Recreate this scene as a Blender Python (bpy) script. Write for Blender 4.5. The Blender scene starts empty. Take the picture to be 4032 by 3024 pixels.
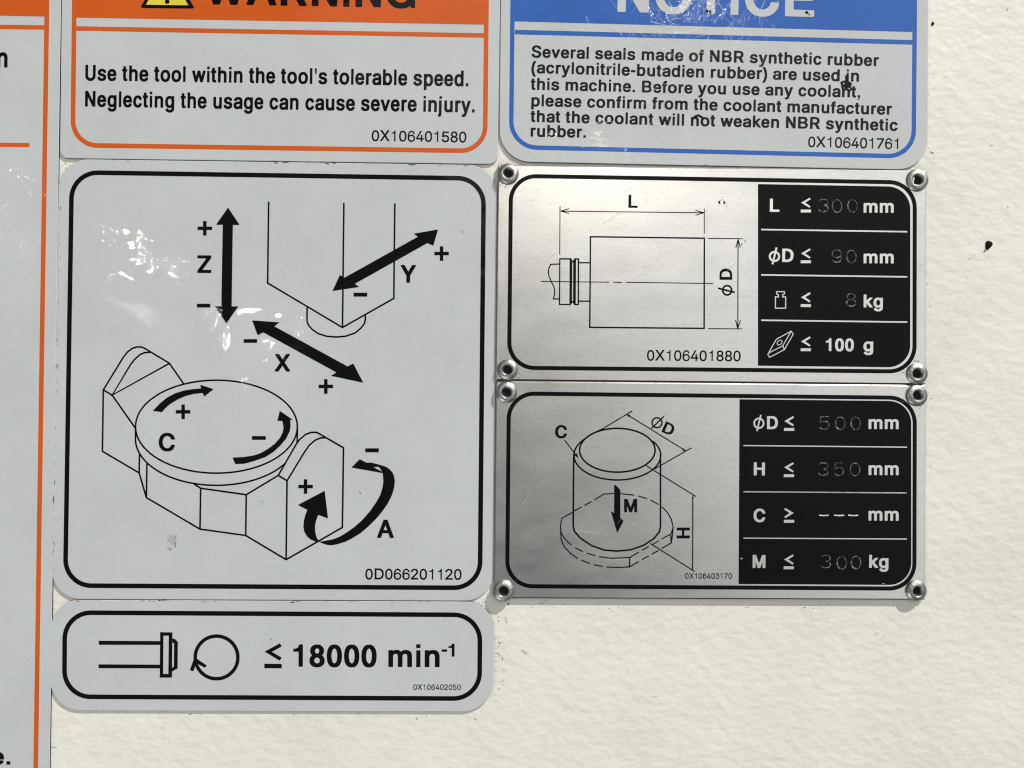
import bpy, math, random
from mathutils import Matrix, Vector, geometry

random.seed(7)
scene = bpy.context.scene
COL = scene.collection

# ------------------------------------------------------------------ camera
PW, PH = 4032.0, 3024.0          # pixel frame the measurements were taken in
FPX = 3024.0                     # focal length in those pixels (27 mm on a 36 mm sensor)
DIST = 0.2256                    # camera to wall, metres
ROT = (Matrix.Rotation(math.radians(-0.8), 3, 'Z') @
       Matrix.Rotation(math.radians(90 + 0.42), 3, 'X') @
       Matrix.Rotation(math.radians(0.53), 3, 'Z'))
CAM = Vector((0.0, -DIST, 0.0))
cd = bpy.data.cameras.new('camera')
cam = bpy.data.objects.new('camera', cd)
COL.objects.link(cam)
cam.matrix_world = Matrix.Translation(CAM) @ ROT.to_4x4()
cd.sensor_width = 36.0
cd.lens = 36.0 * FPX / PW
cd.clip_start = 0.005
cd.clip_end = 50.0
scene.camera = cam

# ------------------------------------------------------------------ world, lamps, exposure
world = bpy.data.worlds.new('World')
scene.world = world
world.use_nodes = True
bgn = world.node_tree.nodes['Background']
bgn.inputs['Color'].default_value = (0.92, 0.96, 1.0, 1)
bgn.inputs['Strength'].default_value = 0.07


def area(name, loc, target, size, power, color, size_y=None, shape='RECTANGLE', roll=0):
    l = bpy.data.lights.new(name, 'AREA')
    l.shape = shape
    l.size = size
    if size_y:
        l.size_y = size_y
    l.energy = power
    l.color = color
    o = bpy.data.objects.new(name, l)
    COL.objects.link(o)
    o.location = loc
    q = (Vector(target) - Vector(loc)).to_track_quat('-Z', 'Y').to_matrix()
    o.rotation_euler = (q @ Matrix.Rotation(math.radians(roll), 3, 'Z')).to_euler()
    return o


# work lamp high on the right, grazing the wall: throws the crisp shadows down-left
area('work_lamp', (2.7, -2.05, 4.25), (0, 0, 0), 0.07, 370.0, (1.0, 0.965, 0.905), shape='DISK')
# wide ceiling luminaire in front and above: the bright field the metal plates mirror
area('ceiling_luminaire', (1.90, -3.0, 0.92), (1.90, 0, 0.92), 5.75, 46.0, (0.975, 0.985, 1.0), size_y=3.5, roll=-55)
# added fill, low in front on the left: lifts the lower wall, softens shadows
area('low_fill', (-0.48, -0.72, -1.05), (-0.03, 0, -0.1), 0.8, 4.6, (1.0, 0.99, 0.96), size_y=0.6)
# small lamps whose mirror images break up in the glossy film
area('spot_lamp', (0.457, -1.80, 1.07), (0.05, 0, 0.1), 0.074, 1.1, (1.0, 0.96, 0.88), shape='DISK')
area('row_lamp', (-0.401, -0.60, 0.139), (-0.11, 0, 0.03), 0.010, 0.15, (1.0, 0.95, 0.84), shape='DISK')
area('row_lamp', (-0.262, -0.60, 0.049), (-0.08, 0, 0.01), 0.008, 0.10, (1.0, 0.96, 0.88), shape='DISK')
area('row_lamp', (-0.540, -0.60, 0.190), (-0.14, 0, 0.05), 0.016, 0.035, (1.0, 0.97, 0.90), shape='DISK')
area('glint_light', (0.09, -0.60, 0.2366), (0.05, 0, 0.1), 0.016, 0.11, (1.0, 0.93, 0.80), size_y=0.007, shape='ELLIPSE')  # added light, only there to make the glint low on the NOTICE sheet

scene.view_settings.view_transform = 'Standard'
scene.view_settings.look = 'None'
scene.view_settings.exposure = 0.245
scene.view_settings.gamma = 1.0
scene.view_settings.use_curve_mapping = False
scene.cycles.max_bounces = 6
scene.cycles.pixel_filter_type = 'BLACKMAN_HARRIS'
scene.cycles.filter_width = 1.15

# ------------------------------------------------------------------ letter outlines (advance, contours; 1000 units per em)
GLYPHS = {
 'B': {
  '(': [333,[[182,-208,172,-204,164,-196,137,-148,116,-106,83,-26,58,54,43,128,36,192,35,276,39,330,55,430,69,488,83,538,100,588,119,634,142,684,163,720,172,730,184,734,292,734,304,731,310,724,313,712,313,702,282,636,258,576,236,512,221,460,208,406,196,336,190,266,190,222,193,178,199,136,220,52,253,-42,312,-172,313,-190,308,-202,294,-208]]],
  ')': [333,[[38,-208,28,-204,22,-198,20,-186,21,-174,81,-42,100,10,119,70,128,106,138,162,143,220,143,264,139,320,134,358,124,410,110,468,94,522,73,582,52,632,21,698,20,716,26,728,40,734,148,734,160,730,168,722,205,654,238,574,264,492,284,400,296,308,298,276,298,210,294,158,288,116,279,70,254,-14,218,-104,196,-148,168,-197,160,-205,148,-208]]],
  ',': [278,[[64,0,64,146,214,146,214,20,196,-70,150,-130,64,-168,64,-110,110,-80,135,-30,138,0]]],
  '-': [333,[[27,215,306,215,306,345,27,345]]],
  '.': [278,[[66,0,212,0,212,146,66,146]]],
  "'": [238,[[88,447,150,447,168,590,168,718,70,718,70,590]]],
  '!': [333,[[158,0,142,3,130,8,116,16,104,26,97,36,92,50,90,64,92,78,98,92,106,102,130,120,144,124,160,127,176,127,194,123,216,113,235,94,240,84,244,70,242,48,238,38,231,28,210,11,186,2],[120,231,116,234,115,238,109,714,112,717,116,718,220,718,225,714,225,694,218,236,216,232,212,231]]],
  '0': [556,[[240,-18,218,-14,186,-5,168,4,142,21,122,38,104,59,85,86,72,112,52,168,43,206,37,246,32,322,32,372,36,436,49,508,66,564,90,612,106,634,125,656,146,673,166,686,188,696,208,703,244,709,314,709,338,705,370,696,394,684,414,670,440,646,454,630,471,604,483,580,496,546,505,518,513,480,519,446,524,370,524,320,521,264,510,190,492,130,467,80,452,58,435,38,416,21,398,9,380,0,356,-10,312,-18],[275,110,282,109,292,114,313,130,332,154,344,180,355,214,363,258,370,342,368,392,364,432,357,470,345,510,332,536,316,558,298,574,278,582,258,575,241,560,225,538,210,506,199,468,193,438,188,394,186,348,188,298,193,254,199,224,209,188,222,160,240,132,258,118]]],
  '1': [556,[[69,474,69,569,160,580,225,620,258,710,378,710,378,0,238,0,238,474]]],
  '8': [556,[[238,-18,202,-13,166,-2,136,11,112,27,82,53,66,72,50,100,40,126,33,162,32,206,35,236,42,264,50,284,67,316,80,332,113,362,83,398,70,424,63,440,57,462,54,486,55,542,64,580,84,620,112,653,146,679,182,696,224,707,246,709,324,708,356,702,380,694,402,683,427,666,447,650,464,630,480,604,490,582,497,560,501,532,501,484,497,458,489,432,476,406,463,386,444,366,443,362,468,340,484,320,496,302,510,274,519,246,523,222,524,202,523,162,512,117,504,96,494,79,481,62,464,44,430,18,410,6,388,-3,342,-15,314,-18],[273,108,294,109,310,114,325,122,338,132,350,146,358,158,364,176,366,192,364,212,359,232,352,246,338,264,326,274,312,284,294,291,278,293,264,291,244,284,230,276,216,263,206,250,197,234,191,216,189,198,191,180,196,162,203,148,213,136,226,124,240,116,254,111],[272,420,282,419,296,423,309,430,321,440,338,466,343,480,346,500,341,532,336,544,326,558,304,576,278,584,264,581,252,576,230,559,216,536,212,522,209,504,214,474,220,460,228,447,246,430]]],
  'A': [722,[[42,0,30,4,23,12,20,26,22,42,276,706,284,715,298,718,420,718,435,714,442,708,446,700,696,52,702,30,699,12,690,3,676,0,564,0,554,2,548,5,539,16,479,180,474,185,252,186,246,185,244,181,185,20,176,6,170,2,158,0],[296,312,420,312,427,314,360,498,358,498,356,492,294,320,294,314]]],
  'B': [722,[[96,0,88,3,81,8,78,14,76,22,76,694,80,708,88,716,100,718,418,717,460,712,496,703,524,692,560,672,586,651,610,624,628,588,638,550,639,490,636,472,629,448,620,430,608,412,570,376,608,349,632,324,645,306,654,288,664,260,669,220,669,188,667,166,662,144,654,125,636,92,622,74,606,59,573,38,532,19,482,7,446,2,406,0],[238,128,390,127,430,131,460,139,474,145,488,155,498,165,506,178,511,190,514,204,509,230,496,252,478,271,456,286,428,296,388,302,238,301,235,300,234,294,234,136,235,130],[238,426,376,426,404,430,430,440,446,448,459,458,470,470,478,484,483,498,485,512,483,528,478,540,464,560,452,570,436,580,412,587,376,591,236,590,234,584,234,434,235,430]]],
  'C': [722,[[340,-18,306,-14,272,-6,232,9,206,22,180,40,153,62,126,92,106,118,86,154,70,190,59,226,52,260,44,328,44,390,47,428,53,466,63,504,74,538,92,574,109,604,127,628,146,649,174,674,200,691,226,706,262,720,290,728,344,736,410,736,436,734,492,721,532,705,574,679,610,648,642,607,665,562,675,534,683,500,684,484,682,474,674,466,662,462,542,463,534,468,528,474,515,514,495,546,472,571,444,589,408,602,374,606,336,599,305,584,274,562,248,532,226,494,215,464,209,442,201,382,202,322,211,268,228,220,241,198,257,174,274,156,292,142,309,132,334,120,362,114,380,112,408,116,430,123,456,136,480,154,495,172,510,194,521,220,528,245,540,254,550,256,666,255,674,252,681,246,684,236,684,224,678,196,669,166,658,140,645,116,629,92,610,70,570,36,546,20,522,8,468,-10,444,-15,412,-18]]],
  'D': [722,[[98,0,88,3,82,8,78,14,76,24,76,692,80,708,90,715,104,718,354,718,390,716,436,709,476,698,520,679,554,658,584,634,606,611,626,586,642,558,655,532,667,496,677,460,682,428,685,390,685,332,678,268,670,232,656,190,641,158,624,131,608,110,584,86,564,68,542,54,492,28,440,11,400,4,348,0],[238,128,322,127,348,129,382,135,416,146,444,162,470,184,496,218,513,254,524,296,529,342,529,380,527,404,522,430,515,458,496,500,473,532,444,557,410,576,376,586,332,591,240,591,235,588,234,136,235,130]]],
  'E': [667,[[94,0,86,3,81,8,76,22,76,694,77,702,80,710,88,716,100,718,594,718,602,717,609,714,614,708,617,698,617,612,612,599,602,592,242,591,235,588,234,436,236,428,242,426,574,425,584,419,590,408,590,326,589,316,585,308,578,302,570,300,236,299,234,292,234,136,236,129,242,127,606,126,616,119,621,106,621,22,616,8,608,2,598,0]]],
  'G': [778,[[350,-18,320,-15,282,-7,250,4,218,19,186,39,158,62,136,84,108,118,89,150,72,188,60,224,52,260,44,332,44,390,48,436,55,476,63,504,76,540,92,572,109,600,133,632,153,652,182,677,204,692,232,706,266,720,298,729,356,736,422,736,454,733,504,721,558,699,603,670,638,636,668,598,690,556,707,500,708,486,706,476,696,466,686,462,562,464,554,467,550,472,531,516,520,534,510,548,482,575,456,590,422,601,388,606,346,600,312,586,290,572,274,559,249,528,224,486,209,442,201,384,200,352,207,286,219,244,231,218,256,180,283,152,294,145,322,129,362,116,394,112,436,119,479,138,502,155,522,178,541,212,549,236,552,256,550,259,542,260,402,260,384,265,378,272,376,284,376,364,378,372,382,378,390,384,402,385,686,385,710,379,713,372,713,4,710,1,706,0,616,1,612,6,612,44,608,48,588,33,544,9,516,-2,490,-10,462,-15,428,-18]]],
  'H': [722,[[94,0,84,3,77,8,73,14,71,24,71,692,72,702,75,708,84,715,98,718,200,718,216,715,226,706,229,694,229,438,232,431,484,430,490,431,493,436,493,694,496,706,506,715,520,718,624,718,636,716,644,712,649,704,651,692,651,26,650,16,647,10,638,3,624,0,522,0,505,4,496,12,493,24,493,296,490,303,236,304,231,302,229,298,229,24,227,12,218,4,204,0]]],
  'I': [278,[[68,0,210,0,210,718,68,718]]],
  'L': [611,[[96,0,88,3,81,8,77,14,76,22,76,700,82,712,96,718,214,718,222,715,229,710,233,704,234,696,235,130,242,127,568,126,578,119,583,108,583,18,580,10,576,5,560,0]]],
  'M': [833,[[94,0,82,3,75,8,71,16,69,26,69,690,70,702,75,710,84,715,96,718,228,718,244,715,255,708,262,694,414,274,418,269,426,286,572,694,579,708,590,715,604,718,736,718,750,715,758,710,764,702,765,688,765,28,764,16,759,8,750,3,738,0,636,0,620,4,610,14,608,28,608,318,607,326,606,329,600,318,494,26,486,10,476,3,462,0,372,0,352,5,347,10,343,18,232,320,226,330,224,327,224,318,224,28,222,14,214,5,198,0]]],
  'N': [722,[[92,0,82,3,75,8,71,14,69,22,69,694,70,702,73,708,84,715,100,718,214,718,228,715,236,710,482,308,494,293,495,296,496,302,497,702,506,713,522,718,626,718,638,716,646,712,652,704,654,694,654,24,653,16,650,10,640,3,624,0,508,0,494,3,486,8,234,418,230,424,228,422,227,414,226,16,218,5,202,0]]],
  'O': [778,[[352,-18,316,-14,288,-8,252,4,218,19,182,42,158,62,130,92,108,120,86,158,73,186,61,220,52,260,44,330,44,388,47,426,55,472,64,506,75,536,91,570,108,598,126,622,152,649,178,672,202,689,230,704,258,716,294,727,330,734,356,736,422,736,448,734,482,728,518,717,540,708,570,693,601,672,628,648,656,618,673,594,689,566,706,530,719,490,725,460,731,426,734,388,734,328,731,290,723,246,715,214,704,182,687,148,670,120,650,92,624,66,606,50,582,32,552,15,526,3,490,-8,462,-14,424,-18],[378,112,390,112,408,114,430,118,452,126,486,145,508,163,518,174,544,210,560,246,572,288,578,346,576,400,567,448,553,490,530,530,508,556,487,572,472,582,434,598,390,606,350,600,314,586,280,563,268,552,252,534,229,496,214,456,204,412,200,360,204,304,212,266,227,226,248,190,271,162,304,138,340,121]]],
  'R': [722,[[96,0,88,3,81,8,78,14,76,24,76,692,77,702,80,709,88,715,100,718,386,718,422,716,468,709,506,698,534,686,564,668,586,650,608,626,622,604,635,578,643,554,649,522,650,464,645,430,638,404,624,372,613,354,601,340,583,322,556,302,530,288,528,284,672,46,677,28,676,16,672,9,664,3,652,0,528,0,514,4,505,14,358,257,352,259,242,259,236,258,234,252,234,26,231,10,223,4,212,0],[238,386,380,387,420,394,438,400,452,408,468,422,478,434,485,450,490,468,492,492,490,510,484,530,477,542,465,558,448,571,428,580,406,587,350,592,236,591,234,584,234,396,235,390]]],
  'S': [667,[[302,-19,248,-13,192,2,146,23,108,50,76,86,62,108,54,126,46,150,41,176,39,206,42,216,50,224,62,227,172,227,186,225,192,221,197,214,205,182,214,164,226,149,240,137,262,125,286,117,314,111,344,110,374,114,400,121,424,133,446,150,461,168,470,188,473,206,469,224,463,236,454,246,438,259,420,268,372,286,252,318,212,331,166,351,124,378,90,412,77,434,70,450,63,472,59,494,60,554,64,576,73,600,93,636,110,656,128,672,166,699,190,710,224,723,274,733,316,737,364,737,394,735,442,726,488,710,514,697,534,684,550,671,570,651,594,620,610,584,615,562,618,542,618,520,615,512,606,505,594,502,488,502,476,504,469,508,464,514,457,540,448,560,440,570,427,582,406,594,386,602,362,607,336,610,306,607,283,600,260,590,242,577,228,560,218,540,215,522,219,504,225,494,234,483,252,469,272,458,318,442,430,413,480,396,522,376,562,351,583,330,596,316,610,294,619,274,624,258,628,234,628,176,624,154,617,130,608,110,596,88,580,68,563,52,526,24,478,2,424,-12,362,-19]]],
  'T': [611,[[250,0,235,6,230,14,228,22,227,588,226,590,220,591,40,591,24,595,17,602,14,612,14,696,16,704,26,714,42,718,568,718,586,714,595,706,598,694,598,612,595,602,588,596,572,591,394,591,386,588,384,18,376,5,362,0]]],
  'U': [722,[[320,-18,282,-13,242,-2,200,17,172,34,146,56,122,85,100,118,87,148,76,190,72,230,72,692,74,704,78,710,84,714,102,717,206,717,220,713,227,704,229,692,229,262,234,220,241,196,252,174,268,153,281,142,302,128,322,119,346,113,364,112,388,115,408,121,430,132,446,144,459,158,473,178,483,200,489,218,493,252,493,692,495,704,502,713,516,717,626,717,638,714,648,706,651,694,651,232,646,184,639,158,630,134,612,100,583,62,546,31,508,9,470,-6,428,-15,398,-18]]],
  'W': [944,[[210,0,200,3,194,8,186,22,7,676,6,700,12,710,20,715,30,718,138,718,152,715,162,706,269,300,272,288,276,285,279,292,390,706,400,715,414,718,530,718,548,713,554,706,558,698,664,294,668,284,671,288,675,300,774,682,782,708,790,715,806,718,914,718,924,715,932,710,938,700,937,676,756,20,749,8,742,3,730,0,612,0,596,3,588,10,583,20,476,412,472,420,467,410,357,10,348,3,336,0]]],
  'X': [667,[[38,0,25,4,17,14,15,32,18,42,237,362,240,368,32,675,29,682,29,696,33,708,42,715,56,718,172,718,190,713,202,699,330,507,334,503,338,506,464,692,481,712,498,718,610,718,624,716,633,712,638,706,640,700,640,684,637,674,435,380,430,370,649,44,652,36,652,22,648,10,638,3,624,0,510,0,492,6,479,20,338,229,334,232,330,229,184,16,176,6,168,2,156,0]]],
  'Y': [667,[[278,0,268,3,262,8,257,14,255,24,254,288,19,674,15,690,18,706,26,714,42,718,160,718,172,716,179,712,330,462,334,458,339,462,490,712,498,716,512,718,624,718,642,714,648,708,652,700,653,688,649,676,414,288,413,28,410,12,402,4,388,0]]],
  'Z': [611,[[48,0,34,6,30,12,27,20,27,90,31,104,374,582,376,588,370,591,54,591,40,593,29,600,25,614,25,694,29,708,38,715,54,718,554,718,566,716,574,713,579,706,582,694,582,626,578,612,233,130,234,128,240,127,558,127,572,125,582,118,586,104,586,24,582,10,572,3,558,0]]],
  'a': [556,[[210,-13,184,-9,156,-3,122,10,86,32,69,48,58,62,39,96,33,116,29,142,29,184,33,208,40,230,55,254,72,274,92,289,118,302,148,313,186,323,362,347,370,350,373,354,373,364,369,380,357,400,340,413,314,421,286,423,256,416,227,402,211,390,200,376,190,359,183,354,174,351,144,351,64,372,54,377,48,384,45,394,44,404,47,416,56,436,70,456,84,474,98,487,138,513,182,531,218,540,246,544,320,545,366,540,408,529,450,509,470,495,483,482,508,446,522,408,527,368,527,26,525,12,518,3,506,-2,400,-2,386,1,376,12,372,14,340,-1,306,-10,276,-13],[253,110,276,110,302,116,324,127,345,142,360,162,370,182,373,198,372,224,366,225,248,209,216,198,196,186,188,176,183,162,185,148,190,138,202,126,214,119,232,113]]],
  'b': [611,[[302,-14,258,-6,240,0,214,13,200,0,180,-3,86,-3,72,2,66,6,63,12,61,28,61,690,65,708,70,713,78,716,90,718,188,718,202,715,210,708,213,702,215,692,215,538,216,532,220,532,238,541,260,548,300,554,372,553,406,546,434,537,470,517,494,498,508,484,524,465,542,436,562,388,571,352,577,312,577,230,571,186,564,160,552,126,534,91,516,66,495,44,468,23,444,8,414,-3,382,-11,354,-14],[312,112,332,113,354,121,376,137,390,155,404,178,414,204,420,232,423,268,421,304,416,332,407,358,394,382,378,402,360,417,340,426,318,430,298,427,278,419,264,408,244,387,233,368,224,346,217,318,214,288,214,254,217,226,225,196,236,170,252,146,270,128,288,118]]],
  'c': [556,[[254,-13,224,-9,198,-2,178,6,150,20,126,38,104,58,74,98,60,125,52,146,43,176,38,202,35,230,34,272,35,302,40,342,55,394,78,438,106,475,126,494,148,510,190,531,236,543,258,545,320,545,348,542,378,535,410,523,446,502,470,482,491,456,511,422,522,391,521,368,516,362,508,356,432,336,394,335,384,338,377,344,365,370,357,384,340,401,326,411,308,419,290,421,270,418,254,410,232,393,215,370,202,342,194,312,189,278,189,254,196,212,207,178,221,152,241,130,262,117,288,111,314,116,338,129,349,138,360,154,378,190,386,197,396,200,432,200,510,179,518,174,522,168,523,142,508,104,485,68,460,42,426,17,392,2,354,-9,322,-13]]],
  'd': [611,[[254,-14,224,-9,198,-3,172,7,142,24,114,46,98,64,77,94,63,120,53,144,44,176,37,212,34,244,34,298,37,330,45,372,56,404,77,448,94,472,110,490,145,518,186,540,212,547,242,553,314,554,352,548,371,542,392,532,396,532,397,538,397,692,399,702,402,708,410,715,426,718,522,718,538,715,548,706,551,690,551,28,549,12,540,2,526,-3,430,-3,412,1,398,13,370,-1,340,-10,306,-14],[288,112,308,113,330,121,352,137,364,150,376,168,387,194,395,226,398,256,398,290,394,322,385,354,374,378,356,401,338,416,318,425,296,430,274,426,254,418,234,403,219,384,208,364,197,334,191,306,189,274,191,240,196,212,204,186,216,164,234,140,248,127,269,116]]],
  'e': [556,[[250,-13,218,-9,190,-1,168,7,142,19,124,32,106,46,87,66,67,92,54,114,42,142,28,194,23,242,23,288,26,324,38,376,48,404,61,428,75,452,89,468,111,490,128,504,144,515,170,528,218,541,248,545,310,545,330,543,380,530,420,511,457,482,486,446,509,400,516,378,523,348,528,298,528,240,526,230,518,220,504,216,186,216,183,214,182,210,192,178,206,155,224,135,246,120,276,111,290,110,306,112,332,124,353,142,374,178,382,182,392,185,428,185,506,164,514,160,518,154,520,132,510,104,500,84,488,68,458,38,430,18,393,2,350,-10,320,-13],[188,334,360,334,364,335,366,338,355,368,334,396,308,415,294,420,278,422,260,419,246,414,220,395,206,380,194,362,186,340,186,336]]],
  'f': [333,[[104,0,92,3,82,8,78,15,75,24,75,410,70,415,42,415,30,417,20,422,14,428,10,442,11,516,16,526,28,533,42,536,70,536,74,538,75,600,83,640,98,672,108,685,124,701,154,718,184,726,240,727,272,723,290,718,306,710,313,706,317,698,318,680,306,620,300,606,288,598,272,595,242,595,237,592,231,574,230,542,232,538,234,536,272,536,284,534,294,530,300,524,305,510,305,440,300,426,288,418,272,415,236,415,232,414,230,410,229,20,226,13,222,8,202,1]]],
  'g': [611,[[258,-216,220,-211,184,-201,148,-184,123,-168,106,-155,90,-138,69,-108,62,-90,62,-76,65,-68,74,-60,140,-23,150,-20,178,-20,196,-26,226,-65,242,-77,257,-86,276,-92,298,-95,328,-91,346,-85,360,-77,374,-67,383,-56,391,-42,396,-28,400,10,396,12,364,-1,326,-9,264,-10,226,-6,188,5,158,19,130,38,104,62,84,88,64,126,52,160,43,204,40,244,41,302,48,350,60,392,70,416,84,441,103,466,122,487,144,506,162,517,184,528,208,536,254,545,322,545,362,537,400,522,410,534,424,539,526,539,538,537,546,533,550,528,553,514,553,-18,549,-54,540,-90,527,-118,506,-146,476,-172,444,-190,402,-206,362,-214,338,-216],[290,114,308,115,334,122,356,137,370,154,382,172,392,200,398,226,401,262,399,296,394,324,385,350,374,373,358,394,338,409,320,417,300,422,280,418,261,410,244,398,225,376,212,352,204,328,198,304,195,274,196,242,200,214,207,190,219,164,235,144,250,130,268,120]]],
  'h': [611,[[88,0,78,3,70,8,67,16,65,28,65,696,68,704,72,711,88,718,196,718,206,715,213,710,216,704,219,694,219,538,220,532,224,531,264,547,308,555,364,555,408,548,444,535,476,515,503,490,523,458,538,418,546,364,546,22,543,12,539,6,530,2,520,0,418,0,404,3,396,10,392,28,392,338,390,360,381,386,363,410,340,424,326,428,310,430,280,423,266,416,251,404,233,382,222,354,219,330,219,28,216,12,208,4,194,0]]],
  'i': [278,[[70,0,208,0,208,532,70,532],[70,604,208,604,208,725,70,725]]],
  'j': [278,[[34,-213,12,-206,5,-196,3,-118,5,-106,10,-99,18,-94,32,-89,37,-84,42,-70,45,-48,45,512,48,518,52,524,76,532,172,531,194,522,199,516,201,506,201,-48,195,-114,187,-142,177,-166,164,-185,148,-198,126,-208,104,-213],[74,604,71,606,70,612,70,718,72,724,78,725,198,725,206,723,208,716,208,614,206,606,200,604]]],
  'k': [556,[[92,0,82,3,74,8,71,16,69,28,70,698,72,706,76,711,92,718,200,718,210,715,218,710,221,702,223,692,223,396,225,388,232,391,366,528,386,545,400,548,520,548,534,544,543,536,546,518,544,510,540,502,384,344,352,312,350,308,353,302,556,46,561,36,561,20,559,12,554,7,547,2,538,0,412,0,396,4,389,10,241,198,234,204,226,198,223,192,223,28,222,16,218,10,210,3,198,0]]],
  'l': [278,[[70,0,208,0,208,718,70,718]]],
  'm': [889,[[86,0,76,4,69,8,66,16,64,26,64,510,67,524,74,532,90,537,192,537,206,532,214,521,218,520,254,536,286,544,312,546,360,545,392,539,418,529,440,515,466,492,512,522,556,539,606,546,660,545,704,536,742,520,770,500,784,486,797,468,810,444,817,424,826,374,826,26,823,12,816,5,800,0,698,0,684,4,675,12,672,28,672,352,671,368,664,387,649,402,628,414,600,420,572,414,548,399,532,378,524,356,522,340,522,28,519,12,510,4,496,0,394,0,376,6,371,14,368,26,368,354,367,368,359,388,342,405,324,415,300,420,274,414,248,399,230,376,220,352,218,334,218,28,215,12,208,4,194,0]]],
  'n': [611,[[88,0,78,4,70,9,67,16,65,28,65,510,67,522,70,530,78,536,92,539,190,539,206,534,211,530,216,521,218,520,254,535,286,543,314,546,360,546,402,540,432,531,456,520,478,505,500,484,522,452,536,416,544,380,546,356,546,30,544,16,541,10,533,4,520,0,420,0,404,4,395,12,392,30,392,332,390,352,380,380,362,401,350,410,338,416,312,420,282,414,254,398,234,376,226,360,222,344,219,322,219,28,216,12,208,4,194,0]]],
  'o': [611,[[268,-13,238,-9,210,-2,182,8,160,19,134,36,114,54,92,78,77,98,63,124,52,150,43,178,37,208,34,242,34,288,40,338,54,388,79,436,112,476,134,495,152,508,178,522,200,530,226,538,250,543,274,545,338,545,376,540,428,525,452,512,472,499,494,482,510,467,527,446,539,426,561,380,569,352,575,320,578,288,578,242,572,194,558,144,536,100,510,66,494,50,474,33,452,20,428,8,380,-8,338,-13],[301,110,324,113,350,121,373,136,389,154,402,174,414,204,421,232,423,264,421,298,414,326,404,354,391,376,378,391,356,408,336,417,306,422,276,417,256,408,240,396,224,378,210,356,200,332,192,302,189,272,190,244,196,212,206,182,218,161,234,142,256,125,278,115]]],
  'p': [611,[[82,-206,73,-202,66,-197,63,-190,62,-180,62,510,64,526,72,535,84,539,190,539,204,534,216,521,240,532,258,538,282,543,300,545,376,544,408,537,436,527,456,517,478,503,492,491,518,464,533,442,549,412,565,368,577,302,578,232,575,200,568,162,561,136,547,102,524,64,492,28,472,11,454,0,416,-17,388,-24,364,-27,298,-27,260,-21,240,-14,222,-4,218,-4,216,-10,216,-180,212,-196,204,-203,192,-206],[313,98,336,100,356,109,376,124,391,142,403,164,414,194,420,220,423,258,421,294,416,320,406,350,394,374,379,392,362,407,342,417,318,422,298,418,277,408,260,395,244,377,233,356,224,332,218,306,215,276,215,242,219,210,226,182,237,156,253,132,268,118,288,105]]],
  'r': [389,[[90,0,78,3,71,8,66,14,64,22,64,514,66,526,76,535,94,539,186,539,198,537,212,531,242,541,274,546,344,545,362,541,370,534,373,524,373,434,369,422,360,415,346,412,318,412,290,416,266,409,251,400,238,386,228,372,222,356,217,316,217,24,215,14,206,4,190,0]]],
  's': [556,[[234,-13,194,-8,152,3,112,21,82,44,58,70,39,106,30,138,31,152,35,162,40,168,50,171,96,180,132,187,162,186,175,178,190,147,198,136,210,126,220,120,240,113,272,109,308,114,336,125,350,135,358,145,362,154,360,164,351,176,330,189,310,195,200,219,170,227,128,244,96,265,84,276,69,294,59,310,52,330,46,362,46,392,50,416,56,434,68,458,78,472,94,487,124,510,162,528,200,539,246,545,316,545,368,537,398,528,430,512,450,498,473,474,491,448,507,412,509,392,502,377,490,371,414,355,380,356,368,362,352,390,330,412,310,421,280,426,248,420,224,409,212,401,204,391,201,382,202,374,212,361,236,347,262,340,394,310,440,291,470,272,482,260,497,242,508,222,514,206,519,174,519,144,515,120,510,103,501,84,482,58,454,33,418,13,378,-2,338,-10,306,-13]]],
  't': [333,[[182,-5,148,3,134,9,118,19,94,44,79,74,71,102,68,130,68,430,64,434,38,434,24,438,14,444,10,454,10,528,12,538,17,546,26,550,38,553,62,553,67,556,69,656,72,663,77,668,94,675,194,675,214,669,220,662,223,654,224,556,228,553,270,553,282,551,294,544,300,532,300,456,296,444,288,439,278,435,228,434,225,432,223,430,223,150,226,130,230,122,276,120,288,116,294,109,299,98,308,38,308,20,305,12,298,7,270,-2,250,-5]]],
  'u': [611,[[250,-14,224,-11,188,-2,160,10,140,22,125,34,104,58,93,76,79,106,70,138,66,176,66,506,69,520,80,529,98,532,194,532,208,528,217,520,220,506,220,200,222,182,232,154,250,131,260,123,274,117,300,112,316,114,330,118,343,124,356,134,368,145,379,162,388,188,391,210,391,506,394,520,404,529,418,532,518,532,534,528,542,520,545,506,545,20,542,4,534,-3,520,-7,422,-7,404,-2,392,11,358,-3,324,-11,296,-14]]],
  'v': [556,[[220,1,212,4,204,10,193,34,16,486,13,504,17,520,26,528,38,531,152,531,160,529,168,523,174,514,273,246,278,238,283,244,381,510,387,522,396,529,408,531,518,531,532,527,538,521,542,514,543,502,540,488,354,14,346,5,334,1]]],
  'w': [778,[[182,1,168,7,161,18,12,488,10,508,13,518,17,524,24,529,34,531,142,531,154,529,164,523,170,506,236,280,240,273,244,278,311,512,316,522,324,528,336,531,446,531,456,528,464,523,470,512,536,280,540,274,544,282,611,514,616,524,626,529,640,531,746,531,756,528,763,524,766,517,769,508,767,488,622,30,616,14,612,8,604,4,594,1,490,1,478,3,469,10,464,18,394,255,390,262,384,252,315,18,311,10,302,4,292,1]]],
  'y': [556,[[106,-213,82,-209,64,-204,54,-198,50,-190,49,-172,68,-100,74,-90,86,-86,122,-85,142,-88,156,-80,166,-68,175,-50,192,2,13,490,10,506,13,520,22,528,36,531,148,531,160,528,167,522,174,506,269,234,274,224,279,230,378,512,383,522,392,528,404,531,514,531,528,527,535,522,538,514,539,502,536,490,324,-84,304,-128,288,-152,266,-174,250,-187,232,-198,206,-207,176,-213]]],
  ' ': [278,[]],
 },
 'R': {
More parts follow.
